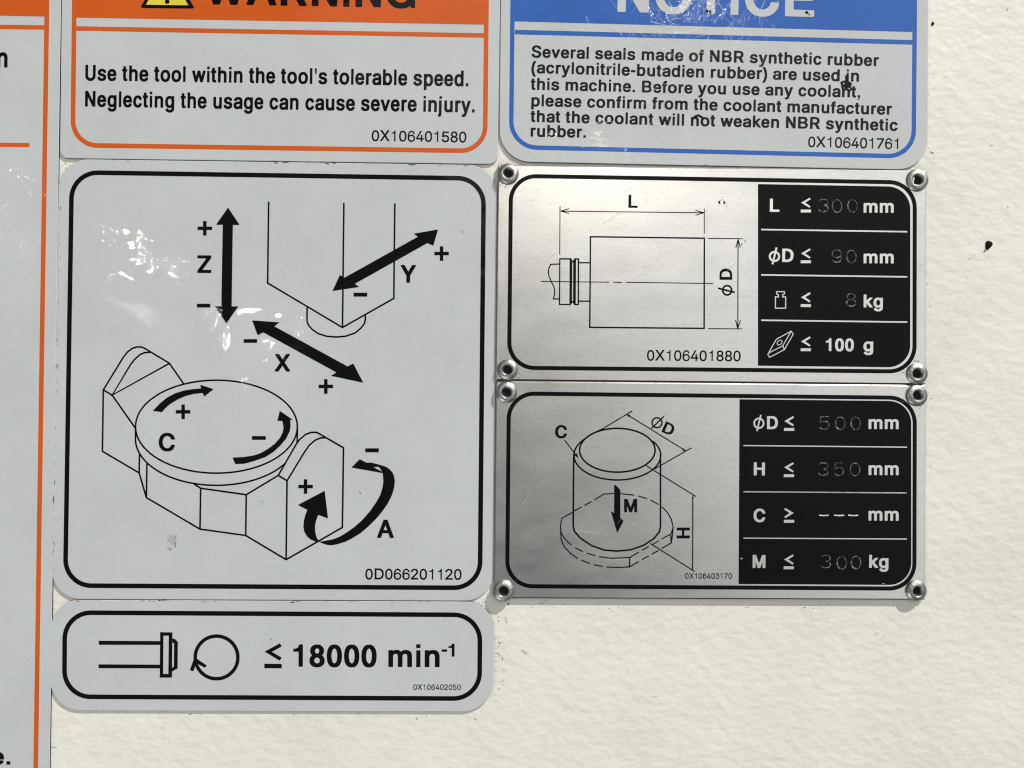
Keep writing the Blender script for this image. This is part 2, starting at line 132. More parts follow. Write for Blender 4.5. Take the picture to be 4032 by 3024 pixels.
  '0': [556,[[258,-19,230,-15,200,-7,178,2,156,16,138,30,118,50,99,76,83,102,61,156,45,224,40,264,37,312,38,392,46,464,61,526,84,583,100,610,114,628,137,652,152,665,172,678,194,688,216,696,240,701,262,703,294,703,322,700,346,694,368,686,394,672,412,659,431,642,454,614,468,590,491,538,500,508,510,464,516,420,519,372,518,290,511,222,502,182,493,152,473,102,456,72,439,50,418,29,398,14,360,-6,336,-13,310,-18],[269,86,298,88,324,98,346,114,369,142,387,180,399,220,407,268,411,318,411,368,405,434,394,482,379,522,360,554,335,580,308,594,278,599,250,594,226,582,202,562,183,534,171,508,158,468,149,418,145,366,145,318,150,258,159,212,175,166,193,134,214,111,240,94]]],
  '1': [556,[[101,500,101,565,190,576,250,612,288,703,359,703,359,0,271,0,271,500]]],
  '2': [556,[[36,0,29,4,26,12,26,78,29,88,296,356,330,393,355,426,369,450,377,470,381,496,379,516,373,538,361,558,347,572,330,583,308,593,286,598,260,600,230,596,210,590,192,580,174,565,161,550,152,530,145,506,143,482,138,474,128,472,36,473,31,476,28,484,30,524,40,564,54,596,67,616,84,636,116,662,156,684,196,696,246,703,300,702,348,692,392,674,424,653,449,630,470,602,484,572,493,538,496,508,494,468,485,432,475,408,459,380,418,325,354,256,214,120,203,106,210,104,498,103,504,99,507,92,507,16,505,6,500,2,492,0]]],
  '3': [556,[[254,-26,206,-19,168,-8,134,8,96,34,68,60,45,92,27,130,21,150,19,166,21,178,26,190,33,200,42,206,62,214,74,214,86,211,98,204,108,194,113,184,120,160,130,142,144,122,160,108,182,94,206,83,230,76,260,72,282,72,310,76,334,83,356,92,376,105,392,119,406,134,416,152,423,170,426,186,424,216,413,244,392,272,360,295,328,309,294,317,250,317,230,322,220,329,212,338,206,348,203,362,204,382,208,398,215,410,226,419,244,427,288,428,322,437,352,453,372,474,386,498,389,524,387,538,382,552,365,576,340,594,310,607,278,613,248,612,228,608,210,601,193,592,175,580,157,558,141,520,132,511,120,504,110,501,96,501,80,506,64,518,58,528,54,538,53,552,54,562,60,580,70,602,94,636,120,661,157,684,194,700,234,709,278,711,310,708,342,700,368,690,398,674,424,655,441,638,459,614,471,592,481,564,486,540,487,510,482,480,475,456,461,430,442,404,417,378,451,350,470,332,485,314,499,290,511,266,518,242,523,216,524,186,517,144,510,122,500,100,485,78,472,60,438,29,401,6,358,-13,306,-24,282,-26]]],
  '4': [556,[[338,0,331,4,328,12,328,132,326,139,34,141,28,145,25,152,25,226,31,242,286,698,291,702,298,703,380,703,388,701,393,696,394,684,391,674,154,248,156,246,162,245,326,246,328,252,328,434,330,444,334,448,342,450,422,450,432,446,435,434,436,248,440,245,510,245,520,241,523,230,522,150,518,143,512,140,442,140,436,138,435,14,430,3,420,0]]],
  '5': [556,[[244,-19,200,-13,158,1,124,19,90,45,64,74,53,92,44,112,37,134,33,154,32,176,34,186,38,189,46,191,140,190,146,184,153,156,162,139,179,120,194,107,220,94,242,88,262,86,292,88,318,96,340,108,362,127,377,146,390,172,396,196,398,218,394,248,388,268,380,284,358,314,328,337,294,350,274,353,252,353,220,348,186,337,170,329,151,316,144,313,56,321,45,326,42,332,42,342,82,680,86,686,96,688,472,687,478,682,480,672,480,596,478,590,472,585,192,584,188,583,185,580,168,442,170,436,174,435,206,448,230,454,260,458,294,458,326,455,346,450,392,433,418,418,436,403,458,382,475,358,491,330,501,304,509,274,513,252,513,188,504,142,493,114,482,94,466,70,449,50,429,32,406,17,362,-4,336,-12,308,-17,286,-19]]],
  '6': [556,[[264,-26,232,-21,204,-14,172,-2,152,9,129,26,110,42,87,66,69,92,48,136,37,182,35,224,39,262,34,308,33,364,40,432,54,494,78,556,97,590,115,616,130,635,152,656,174,673,194,686,220,698,242,705,274,710,294,710,336,703,374,687,406,666,438,636,471,594,495,550,499,538,500,526,499,516,495,504,484,489,466,480,450,477,430,482,420,488,412,496,382,550,364,573,346,588,328,601,306,609,288,612,266,610,242,601,222,588,206,572,182,542,166,511,152,476,141,436,138,416,142,414,170,431,204,444,234,452,268,456,304,455,336,450,362,442,394,429,424,410,448,391,471,366,492,336,505,310,518,274,524,240,525,204,519,162,503,116,490,90,477,72,446,38,406,8,360,-13,314,-24,292,-26],[268,72,298,73,326,79,350,89,376,106,396,128,412,152,422,178,427,206,426,234,418,264,404,292,386,314,364,333,340,346,316,354,288,358,270,358,242,353,216,344,196,333,175,316,160,298,147,276,140,258,146,230,162,182,160,166,153,146,158,136,176,114,204,93,234,79]]],
  '7': [556,[[96,0,90,4,87,10,86,22,90,30,387,582,386,584,380,585,46,586,40,590,37,598,37,674,39,682,44,687,54,688,506,688,518,686,522,681,523,674,523,594,521,584,210,8,204,2,198,0]]],
  '8': [556,[[254,-19,208,-13,162,1,140,12,120,24,88,51,64,84,48,118,39,156,38,200,41,228,47,250,56,274,66,293,93,326,135,358,110,381,91,404,75,434,65,466,62,492,63,540,69,566,81,598,94,618,115,644,138,662,166,680,200,693,228,699,260,703,296,703,330,699,354,693,379,684,410,666,430,651,450,631,466,610,479,584,488,556,492,530,492,488,486,456,475,424,462,402,446,382,422,362,420,358,444,341,466,322,481,302,495,280,506,256,514,226,517,200,517,168,511,130,496,92,474,59,439,28,404,7,382,-3,352,-12,298,-19],[271,86,294,86,326,92,344,99,364,111,380,126,393,144,400,160,404,182,403,204,398,224,388,244,376,259,358,275,336,289,316,296,290,301,264,301,236,296,210,285,192,273,176,258,162,238,154,218,150,196,151,174,157,152,169,132,183,116,204,102,224,94,242,89],[266,404,286,404,306,407,322,413,340,424,354,436,367,452,376,470,381,488,382,506,379,526,373,544,362,560,348,575,332,586,316,593,296,598,272,599,250,596,232,590,212,580,197,566,186,551,178,536,173,516,172,500,177,472,184,456,196,439,210,426,228,415,242,409]]],
  '9': [556,[[258,-25,216,-17,180,-2,148,20,118,47,100,69,83,94,54,150,50,164,49,174,50,186,55,196,67,212,82,220,104,222,120,217,137,202,168,142,186,118,204,100,226,85,246,77,266,73,288,75,312,84,334,99,354,118,374,146,391,178,404,210,414,248,420,285,416,286,380,267,348,255,316,248,286,245,250,246,214,253,184,262,152,277,125,294,99,316,77,342,61,366,46,396,37,426,32,454,31,488,39,536,54,578,77,614,97,638,111,650,150,678,188,696,212,703,240,709,288,711,322,707,348,701,372,692,402,678,428,661,453,640,475,614,489,594,498,578,509,548,520,502,521,466,516,428,521,378,522,324,515,254,500,190,478,132,460,98,440,69,405,30,382,13,358,-3,330,-15,310,-21,280,-25],[263,344,286,343,312,347,334,354,356,364,372,376,390,392,405,412,414,432,410,454,393,506,395,524,403,542,399,552,380,574,354,593,322,606,286,613,264,613,232,607,200,594,180,580,162,564,146,542,135,516,129,486,130,460,136,436,148,412,164,390,184,372,212,357,236,348]]],
  'X': [667,[[30,0,24,3,20,8,19,20,22,28,252,352,261,368,259,374,38,690,35,700,38,714,44,717,52,718,152,718,164,715,282,544,330,467,334,463,338,466,392,550,508,715,522,718,620,718,630,715,635,704,632,690,408,370,412,362,644,28,648,16,645,4,640,1,632,0,530,0,520,4,382,200,338,269,334,272,273,182,147,4,136,0]]],
  'D': [722,[[92,0,84,5,81,16,81,700,84,713,88,717,98,718,348,718,390,715,428,708,470,696,514,677,542,659,574,633,593,614,610,591,630,560,646,526,657,494,670,434,674,384,674,336,667,268,658,228,646,194,630,160,614,134,584,96,564,77,542,60,518,46,488,31,434,12,384,3,342,0],[205,108,338,108,378,113,416,124,456,143,486,166,509,192,528,222,544,268,551,296,555,328,556,380,553,412,547,442,540,466,532,488,521,510,508,530,480,560,440,586,404,600,356,609,326,611,210,611,202,608,201,116,202,110]]],
 },
}

# ------------------------------------------------------------------ measuring helpers
FRAMES = dict(A=(0, 0), B=(1000, 0), C=(2000, 0), D=(3000, 0), E=(0, 600), F=(1000, 600), G=(1900, 600),
              H=(2900, 600), I=(0, 1300), J=(1000, 1300), K=(1900, 1300), L=(2900, 1300), M=(0, 2000),
              N=(1000, 2000), O=(1900, 1900), P=(2900, 1900), Q=(0, 2524))
SC = 2.212


def S(f, *pts):
    """points measured in one enlargement of the survey -> points of the full frame"""
    if isinstance(f, tuple):
        ox, oy, s = f
    else:
        (ox, oy), s = FRAMES[f], SC
    r = [(ox + x / s, oy + y / s) for x, y in pts]
    return r[0] if len(r) == 1 else r


def at(p, h):
    """point of the plane lying h metres in front of the wall"""
    v = ROT @ Vector(((p[0] - PW / 2) / FPX, -(p[1] - PH / 2) / FPX, -1.0))
    t = (-h - CAM.y) / v.y
    return CAM + v * t


# ------------------------------------------------------------------ materials
def nodes_of(name):
    m = bpy.data.materials.new(name)
    m.use_nodes = True
    nt = m.node_tree
    b = nt.nodes['Principled BSDF']
    return m, nt, b


def noise(nt, vec, scale, detail=2.0, rough=0.5, loc=(0, 0, 0), rot=(0, 0, 0), sc=(1, 1, 1)):
    mp = nt.nodes.new('ShaderNodeMapping')
    mp.inputs['Location'].default_value = loc
    mp.inputs['Rotation'].default_value = rot
    mp.inputs['Scale'].default_value = sc
    nt.links.new(vec, mp.inputs['Vector'])
    n = nt.nodes.new('ShaderNodeTexNoise')
    n.inputs['Scale'].default_value = scale
    n.inputs['Detail'].default_value = detail
    n.inputs['Roughness'].default_value = rough
    nt.links.new(mp.outputs['Vector'], n.inputs['Vector'])
    return n.outputs['Fac']


def remap(nt, fac, a, b, c, d):
    r = nt.nodes.new('ShaderNodeMapRange')
    for k, v in zip(('From Min', 'From Max', 'To Min', 'To Max'), (a, b, c, d)):
        r.inputs[k].default_value = v
    nt.links.new(fac, r.inputs['Value'])
    return r.outputs['Result']


def math_node(nt, op, a, b):
    m = nt.nodes.new('ShaderNodeMath')
    m.operation = op
    for i, v in enumerate((a, b)):
        if isinstance(v, (int, float)):
            m.inputs[i].default_value = v
        else:
            nt.links.new(v, m.inputs[i])
    return m.outputs[0]


def bump(nt, height, dist, strength=1.0, normal=None):
    b = nt.nodes.new('ShaderNodeBump')
    b.inputs['Distance'].default_value = dist
    b.inputs['Strength'].default_value = strength
    nt.links.new(height, b.inputs['Height'])
    if normal is not None:
        nt.links.new(normal, b.inputs['Normal'])
    return b.outputs['Normal']


def tint(nt, fac, color):
    """colour multiplied by a grey factor"""
    mx = nt.nodes.new('ShaderNodeVectorMath')
    mx.operation = 'SCALE'
    mx.inputs[0].default_value = color[:3]
    nt.links.new(fac, mx.inputs['Scale'])
    return mx.outputs['Vector']


def position(nt):
    return nt.nodes.new('ShaderNodeNewGeometry').outputs['Position']


def wall_material():
    m, nt, b = nodes_of('cream_powder_coat')
    pos = position(nt)
    big = noise(nt, pos, 320, 1.7, 0.5, rot=(0, math.radians(30), 0), sc=(0.75, 1, 1.15))
    fine = noise(nt, pos, 1500, 2.0, 0.6, loc=(3, 1, 2))
    h = math_node(nt, 'ADD', big, math_node(nt, 'MULTIPLY', fine, 0.08))
    nt.links.new(bump(nt, h, 0.00028), b.inputs['Normal'])
    blot = remap(nt, noise(nt, pos, 28, 4.0, 0.6, loc=(7, 0, 5)), 0.3, 0.7, 0.935, 1.04)
    dirt = remap(nt, noise(nt, pos, 900, 3.0, 0.7, loc=(1, 9, 5)), 0.60, 0.78, 1.0, 0.82)
    nt.links.new(tint(nt, math_node(nt, 'MULTIPLY', blot, dirt), (0.695, 0.690, 0.630)), b.inputs['Base Color'])
    b.inputs['Roughness'].default_value = 0.55
    b.inputs['Specular IOR Level'].default_value = 0.35
    return m


def film_material(name, color, vary=0.03, wave=1.0, rough=0.5, coat=1.0, haze=0.018):
    """print seen through a clear glossy film that is not quite flat"""
    m, nt, b = nodes_of(name)
    pos = position(nt)
    mott = remap(nt, noise(nt, pos, 38, 5.0, 0.62), 0.3, 0.7, 1 - vary, 1 + vary)
    grain = remap(nt, noise(nt, pos, 2600, 2.0, 0.7), 0.3, 0.7, 1 - vary * 0.8, 1 + vary * 0.8)
    nt.links.new(tint(nt, math_node(nt, 'MULTIPLY', mott, grain), color), b.inputs['Base Color'])
    b.inputs['Roughness'].default_value = rough
    b.inputs['Specular IOR Level'].default_value = 0.06
    b.inputs['Coat Weight'].default_value = coat
    b.inputs['Coat Roughness'].default_value = haze
    b.inputs['Coat IOR'].default_value = 1.27
    w1 = noise(nt, pos, 58, 1.5, 0.45, loc=(10.5, 4, 5.4), rot=(0, math.radians(-35), 0), sc=(0.6, 1, 1.5))
    w2 = noise(nt, pos, 700, 2.0, 0.5, loc=(5, 1, 8))
    n1 = bump(nt, w1, 0.00070 * wave)
    gate = remap(nt, noise(nt, pos, 75, 1.0, 0.4, loc=(9, 3, 4)), 0.50, 0.62, 0.0, 1.0)
    n2 = bump(nt, math_node(nt, 'MULTIPLY', w2, gate), 0.00010, normal=n1)
    nt.links.new(n2, b.inputs['Coat Normal'])
    return m


def metal_material(name, color, rough=0.34, aniso=0.45):
    m, nt, b = nodes_of(name)
    pos = position(nt)
    b.inputs['Metallic'].default_value = 1.0
    lines = noise(nt, pos, 1.0, 2.0, 0.6, sc=(160, 1, 5200))
    spots = noise(nt, pos, 900, 3.0, 0.65, sc=(0.7, 1, 1.6))
    stain = noise(nt, pos, 90, 3.0, 0.6, sc=(0.6, 1, 1.5), loc=(4, 2, 6))
    f = math_node(nt, 'MULTIPLY', remap(nt, lines, 0.3, 0.7, 0.965, 1.035), remap(nt, spots, 0.52, 0.75, 1.0, 0.86))
    f = math_node(nt, 'MULTIPLY', f, remap(nt, stain, 0.3, 0.7, 0.92, 1.04))
    nt.links.new(tint(nt, f, color), b.inputs['Base Color'])
    nt.links.new(remap(nt, stain, 0.3, 0.7, rough - 0.03, rough + 0.03), b.inputs['Roughness'])
    b.inputs['Anisotropic'].default_value = aniso
    tg = nt.nodes.new('ShaderNodeTangent')
    tg.direction_type = 'RADIAL'
    tg.axis = 'Y'
    # brushed along X: a constant tangent
    cv = nt.nodes.new('ShaderNodeCombineXYZ')
    cv.inputs[0].default_value = 1.0
    nt.links.new(cv.outputs[0], b.inputs['Tangent'])
    nt.nodes.remove(tg)
    nt.links.new(bump(nt, lines, 0.000004), b.inputs['Normal'])
    return m


def plain(name, color, rough=0.5, metallic=0.0, spec=0.5, vary=0.06, alpha=1.0, scale=700):
    m, nt, b = nodes_of(name)
    pos = position(nt)
    nt.links.new(tint(nt, remap(nt, noise(nt, pos, scale, 3.0, 0.6), 0.3, 0.7, 1 - vary, 1 + vary), color), b.inputs['Base Color'])
    b.inputs['Roughness'].default_value = rough
    b.inputs['Metallic'].default_value = metallic
    b.inputs['Specular IOR Level'].default_value = spec
    b.inputs['Alpha'].default_value = alpha
    return m


def rivet_material():
    m, nt, b = nodes_of('dull_rivet_steel')
    pos = position(nt)
    n = noise(nt, pos, 900, 3.0, 0.65)
    nt.links.new(tint(nt, remap(nt, n, 0.3, 0.75, 1.08, 0.72), (0.43, 0.43, 0.418)), b.inputs['Base Color'])
    b.inputs['Metallic'].default_value = 1.0
    nt.links.new(remap(nt, n, 0.3, 0.7, 0.34, 0.50), b.inputs['Roughness'])
    nt.links.new(bump(nt, noise(nt, pos, 1100, 2.0, 0.6, loc=(1, 2, 3)), 0.00013), b.inputs['Normal'])
    return m


def stamped_material():
    """punched into the enamel: highlights and shade of the grooves painted in as noise"""
    m, nt, b = nodes_of('stamped_groove')
    n = noise(nt, position(nt), 1250, 3.0, 0.6, loc=(3, 3, 3))
    nt.links.new(tint(nt, remap(nt, n, 0.42, 0.74, 0.02, 0.34), (1.0, 0.99, 0.97)), b.inputs['Base Color'])  # light and dark noise in place of groove highlights
    b.inputs['Metallic'].default_value = 0.5
    b.inputs['Roughness'].default_value = 0.35
    return m


M = {}
M['wall'] = wall_material()
M['film'] = film_material('silver_grey_film', (0.475, 0.503, 0.511), 0.045)
M['notice_film'] = film_material('worn_grey_film', (0.47, 0.492, 0.495), 0.06, 0.6, haze=0.05)
M['orange'] = film_material('orange_print', (0.545, 0.095, 0.014), 0.05)
M['blue'] = film_material('blue_print', (0.028, 0.108, 0.395), 0.08, 0.6, haze=0.05)
M['yellow'] = film_material('yellow_print', (0.66, 0.56, 0.055), 0.08)
M['ink'] = film_material('black_print', (0.0025, 0.0025, 0.003), 0.05)
M['notice_ink'] = film_material('worn_black_print', (0.0035, 0.0035, 0.005), 0.1, 0.6, haze=0.05)
M['edge'] = plain('grimy_shaded_edge', (0.012, 0.012, 0.012), 0.8, spec=0.2)  # grimy sides, blackened so the gaps between signs look deep in shade
M['metal'] = metal_material('brushed_aluminium', (0.80, 0.785, 0.745))
M['metal_edge'] = plain('dark_brown_plate_edge', (0.045, 0.032, 0.027), 0.7, spec=0.1)
M['enamel'] = plain('black_enamel', (0.003, 0.003, 0.0036), 0.38, spec=0.10, vary=0.15)
M['stamped'] = stamped_material()
M['dash'] = plain('bright_stamped_groove', (0.72, 0.72, 0.70), 0.3, 0.9, vary=0.3, scale=900)
M['rivet'] = rivet_material()
M['hole'] = plain('dark_rivet_core', (0.006, 0.006, 0.008), 0.7, spec=0.2)
M['grime'] = plain('black_grime', (0.003, 0.003, 0.003), 0.6, spec=0.1, vary=0.3)
M['faint'] = plain('grey_smudge', (0.10, 0.10, 0.095), 0.7, vary=0.5, alpha=0.42)
M['trace'] = plain('pale_smudge', (0.12, 0.12, 0.115), 0.7, vary=0.6, alpha=0.15)
M['brown'] = plain('brown_stain', (0.16, 0.13, 0.105), 0.6, vary=0.3)
M['scratch'] = plain('white_scratch', (0.80, 0.80, 0.80), 0.4, vary=0.4, alpha=0.27)

# ------------------------------------------------------------------ mesh helpers
LAYER = 1.2e-5


class Part:
    """collects flat shapes (given in frame points) on the plane h metres off the wall, then becomes one mesh"""

    def __init__(self, name, mat, h, parent, label=None):
        self.name, self.mat, self.h, self.parent, self.label = name, mat, h, parent, label
        self.v, self.f, self.k = [], [], 0

    def _lift(self):
        self.k += 1
        return self.h + self.k * 1.2e-6

    def tris(self, contours, h=None):
        h = self._lift() if h is None else h
        pts = [[Vector((x, -y, 0)) for x, y in c] for c in contours]
        flat = [p for c in contours for p in c]
        n0 = len(self.v)
        self.v += [at(p, h) for p in flat]
        for a, b, c in geometry.tessellate_polygon(pts):
            pa, pb, pc = flat[a], flat[b], flat[c]
            cr = (pb[0] - pa[0]) * (pc[1] - pa[1]) - (pb[1] - pa[1]) * (pc[0] - pa[0])
            if abs(cr) < 1e-7:
                continue
            # face -Y (towards the camera)
            self.f.append((n0 + a, n0 + c, n0 + b) if cr > 0 else (n0 + a, n0 + b, n0 + c))
        return self

    def poly(self, pts, *holes):
        return self.tris([pts] + list(holes))

    def line(self, pts, w, closed=False):
        """mitred stroke"""
        p = [Vector(q) for q in pts]
        n = len(p)
        left, right = [], []
        for i in range(n):
            a = p[i - 1] if (i or closed) else None
            b = p[(i + 1) % n] if (i < n - 1 or closed) else None
            d1 = (p[i] - a).normalized() if a is not None else None
            d2 = (b - p[i]).normalized() if b is not None else None
            d1 = d1 if d1 is not None else d2
            d2 = d2 if d2 is not None else d1
            t = d1 + d2
            t = t.normalized() if t.length > 1e-6 else d1
            nn = Vector((-t.y, t.x))
            k = max(0.35, nn.dot(Vector((-d1.y, d1.x))))
            e = nn * (w / 2 / k)
            left.append(p[i] + e)
            right.append(p[i] - e)
        h = self._lift()
        n0 = len(self.v)
        for l, r in zip(left, right):
            self.v += [at(l, h), at(r, h)]
        for i in range(n if closed else n - 1):
            a, b = n0 + 2 * i, n0 + 2 * ((i + 1) % n)
            self.f.append((a, b, b + 1, a + 1))
        return self

    def rect(self, x0, y0, x1, y1):
        return self.poly([(x0, y0), (x1, y0), (x1, y1), (x0, y1)])

    def plus(self, c, half=28.6, w=13.6):
        x, y = c
        a, b = half, w / 2
        return self.poly([(x - a, y - b), (x - b, y - b), (x - b, y - a), (x + b, y - a), (x + b, y - b), (x + a, y - b),
                          (x + a, y + b), (x + b, y + b), (x + b, y + a), (x - b, y + a), (x - b, y + b), (x - a, y + b)])

    def text(self, s, p0, p1, cap, face='B'):
        """s set so that its ink runs from p0 to p1 along the baseline, capitals cap high"""
        G = GLYPHS[face]
        x, cs, lo, hi = 0, [], 1e9, -1e9
        for ch in s:
            adv, gl = G[ch]
            islands = []
            for c in gl:
                c = [(c[i] + x, c[i + 1]) for i in range(0, len(c), 2)]
                lo, hi = min(lo, min(q[0] for q in c)), max(hi, max(q[0] for q in c))
                islands.append(c)
            cs += nest(islands)
            x += adv
        d = Vector((p1[0] - p0[0], p1[1] - p0[1]))
        L = d.length
        u = d / L
        up = Vector((u.y, -u.x))
        sx, sy = L / (hi - lo), cap / 718.0
        h = self._lift()
        for group in cs:
            self.tris([[tuple(Vector(p0) + u * ((q[0] - lo) * sx) + up * (q[1] * sy)) for q in c] for c in group], h)
        return self

    def build(self):
        bpy.context.view_layer.update()
        inv = self.parent.matrix_world.inverted() if self.parent else Matrix()
        me = bpy.data.meshes.new(self.name)
        me.from_pydata([inv @ v for v in self.v], [], self.f)
        # all faces towards the viewer side (-Y)
        for p in me.polygons:
            if p.normal.y > 0:
                p.flip()
        me.materials.append(self.mat)
        return link(self.name, me, self.parent, self.label)


def link(name, me, parent, label=None):
    o = bpy.data.objects.new(name, me)
    COL.objects.link(o)
    if parent:
        o.parent = parent
    if label:
        o['label'] = label
    return o


def each(name, mat, h, parent, *draws):
    """every drawing call becomes a part of its own"""
    for d in draws:
        q = Part(name, mat, h, parent)
        d(q)
        q.build()


def T(*a):
    return lambda q: q.text(*a)


def strokes(name, mat, h, parent, rows):
    for f, pts, w in rows:
        q = Part(name, mat, h, parent)
        q.line(S(f, *pts) if f else pts, w)
        q.build()


def inside(p, c):
    r = False
    for i in range(len(c)):
        (x0, y0), (x1, y1) = c[i - 1], c[i]
        if (y0 > p[1]) != (y1 > p[1]) and p[0] < (x1 - x0) * (p[1] - y0) / (y1 - y0) + x0:
            r = not r
    return r


def nest(cs):
    outer = [c for c in cs if sum(inside(c[0], d) for d in cs if d is not c) % 2 == 0]
    return [[o] + [c for c in cs if c not in outer and inside(c[0], o)] for o in outer]


def quad_point(q, u, v):
    a = Vector(q[0]).lerp(Vector(q[1]), u)
    b = Vector(q[3]).lerp(Vector(q[2]), u)
    return a.lerp(b, v)


def rounded(q, r, n=14):
    """outline of a quad TL,TR,BR,BL with rounded corners; r one radius or four"""
    r = [r] * 4 if isinstance(r, (int, float)) else r
    out = []
    for i in range(4):
        c = Vector(q[i])
        e1 = (Vector(q[i - 1]) - c).normalized()
        e2 = (Vector(q[(i + 1) % 4]) - c).normalized()
        if r[i] < 0.01:
            out.append(tuple(c))
            continue
        for k in range(n + 1):
            t = math.pi / 2 * k / n
            out.append(tuple(c + e1 * r[i] * (1 - math.sin(t)) + e2 * r[i] * (1 - math.cos(t))))
    return out


def inset(q, w):
    out = []
    for i in range(4):
        c = Vector(q[i])
        e1 = (Vector(q[i - 1]) - c).normalized()
        e2 = (Vector(q[(i + 1) % 4]) - c).normalized()
        out.append(tuple(c + (e1 + e2) * w))
    return out


def ring(part, q, r, w):
    ri = max(r - w, 0.5) if isinstance(r, (int, float)) else [max(x - w, 0) for x in r]
    a, b = rounded(q, r), rounded(inset(q, w), ri)
    h = part._lift()
    n0, n = len(part.v), len(a)
    part.v += [at(p, h) for p in a] + [at(p, h) for p in b]
    part.f += [(n0 + i, n0 + (i + 1) % n, n0 + n + (i + 1) % n, n0 + n + i) for i in range(n)]


def ellipse(c, rx, ry, a0=0, a1=360, n=48, rot=0):
    cr, sr = math.cos(math.radians(rot)), math.sin(math.radians(rot))
    out = []
    full = abs(a1 - a0) >= 359.9
    for i in range(n if full else n + 1):
        t = math.radians(a0 + (a1 - a0) * i / n)
        x, y = rx * math.cos(t), ry * math.sin(t)
        out.append((c[0] + x * cr - y * sr, c[1] + x * sr + y * cr))
    return out


def thing(name, label, cat, base, group=None):
    o = bpy.data.objects.new(name, None)
    o.empty_display_size = 0.01
    COL.objects.link(o)
    o.location = at(base, 0.0)
    o['label'] = label
    o['category'] = cat
    if group:
        o['group'] = group
    bpy.context.view_layer.update()
    return o


def slab(name, q, r, h0, h1, mat, edge, parent, bevel=0.00012, dark_foot=False):
    """a sheet of real thickness: front face, small eased rim, side wall, back"""
    o = rounded(q, r)
    inner = rounded(inset(q, bevel / (DIST / FPX)), [max(x - 1.5, 0) for x in ([r] * 4 if isinstance(r, (int, float)) else r)])
    n = len(o)
    rows = [[at(p, h1) for p in inner], [at(p, h1) + Vector((0, bevel * 0.8, 0)) for p in o]]
    rows.append([Vector((v.x, -h0, v.z)) for v in rows[1]])
    v, f, mi = [], [], []
    for row in rows:
        v += row
    f.append(tuple(range(n)))
    mi.append(0)
    for k in range(2):
        for i in range(n):
            a, b = k * n + i, k * n + (i + 1) % n
            f.append((a, a + n, b + n, b))
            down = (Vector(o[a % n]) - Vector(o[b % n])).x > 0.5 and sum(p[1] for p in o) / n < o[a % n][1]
            mi.append(0 if k == 0 and not (dark_foot and down) else 1)  # downward rim faces take the dark edge material
    f.append(tuple(reversed(range(2 * n, 3 * n))))
    mi.append(1)
    inv = parent.matrix_world.inverted()
    me = bpy.data.meshes.new(name)
    me.from_pydata([inv @ p for p in v], [], f)
    me.materials.append(mat)
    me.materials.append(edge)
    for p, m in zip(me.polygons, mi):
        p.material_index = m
    import bmesh
    bm = bmesh.new()
    bm.from_mesh(me)
    bmesh.ops.recalc_face_normals(bm, faces=bm.faces)
    bm.to_mesh(me)
    bm.free()
    return link(name, me, parent)


# ------------------------------------------------------------------ the wall
import bmesh
bm = bmesh.new()
bmesh.ops.create_cube(bm, size=1.0, matrix=Matrix.Translation((0, 0.01, 0)) @ Matrix.Diagonal((1.5, 0.02, 1.3, 1)))
me = bpy.data.meshes.new('wall')
bm.to_mesh(me)
bm.free()
me.materials.append(M['wall'])
wall = link('wall', me, None)
wall['kind'] = 'structure'

TH = 0.00056          # film signs
PT = 0.00125          # front of the metal plates

# ------------------------------------------------------------------ far-left warning sign
W1 = thing('warning_sign', 'tall orange-framed warning sign cut off at the left edge, only its right strip showing', 'warning sign', (-400, 3500), 'orange warning signs')
slab('sheet', [(-1100, -620), (248.7, -620), (188.2, 3500), (-1150, 3500)], 45, 0, TH, M['film'], M['edge'], W1)
p = Part('border', M['orange'], TH + LAYER, W1)
ring(p, [(-1050, -560), (202.4, -560), (143.6, 3440), (-1110, 3440)], 100, 18.3)
p.line([(-1030, 92), (178, 108.3)], 17.5)
p.build()
p = Part('header_band', M['orange'], TH + 2 * LAYER, W1)
p.poly([(-1028, -520), (188, -520), (176.5, 65), (0, 61.5), (-1036, 42)])
p.build()
p = Part('divider_line', M['orange'], TH + LAYER, W1)
p.poly([(-900, 552), (-900, 568)] + [(x, y) for x, y in ellipse((110, 571.3), 7, 8.3, 90, -90, 10)][0:11])
p.build()
each('text_line', M['ink'], TH + 2 * LAYER, W1, T('n', (-12, 265.3), (29.4, 265.9), 79), T('e.', (-38, 3010), (40.7, 3011), 66))

# ------------------------------------------------------------------ WARNING sign
W2 = thing('warning_sign', 'orange WARNING sign above the axis diagram sticker', 'warning sign', (1098, 635), 'orange warning signs')
slab('sheet', [(249.5, -640), (1978, -640), (1959.3, 646.2), (235.5, 622.6)], [34, 34, 34, 34], 0, TH, M['film'], M['edge'], W2)
p = Part('border', M['orange'], TH + LAYER, W2)
ring(p, [(290, -600), (1931, -600), (1918.6, 604), (277.1, 580.5)], 106, 18.4)
p.line([(301, 112.1), (1906, 139.7)], 17.8)
p.build()
p = Part('header_band', M['orange'], TH + 2 * LAYER, W2)
p.poly([(302, -560), (1916, -560), (1905, 96.7), (300.6, 69.2)])
p.build()

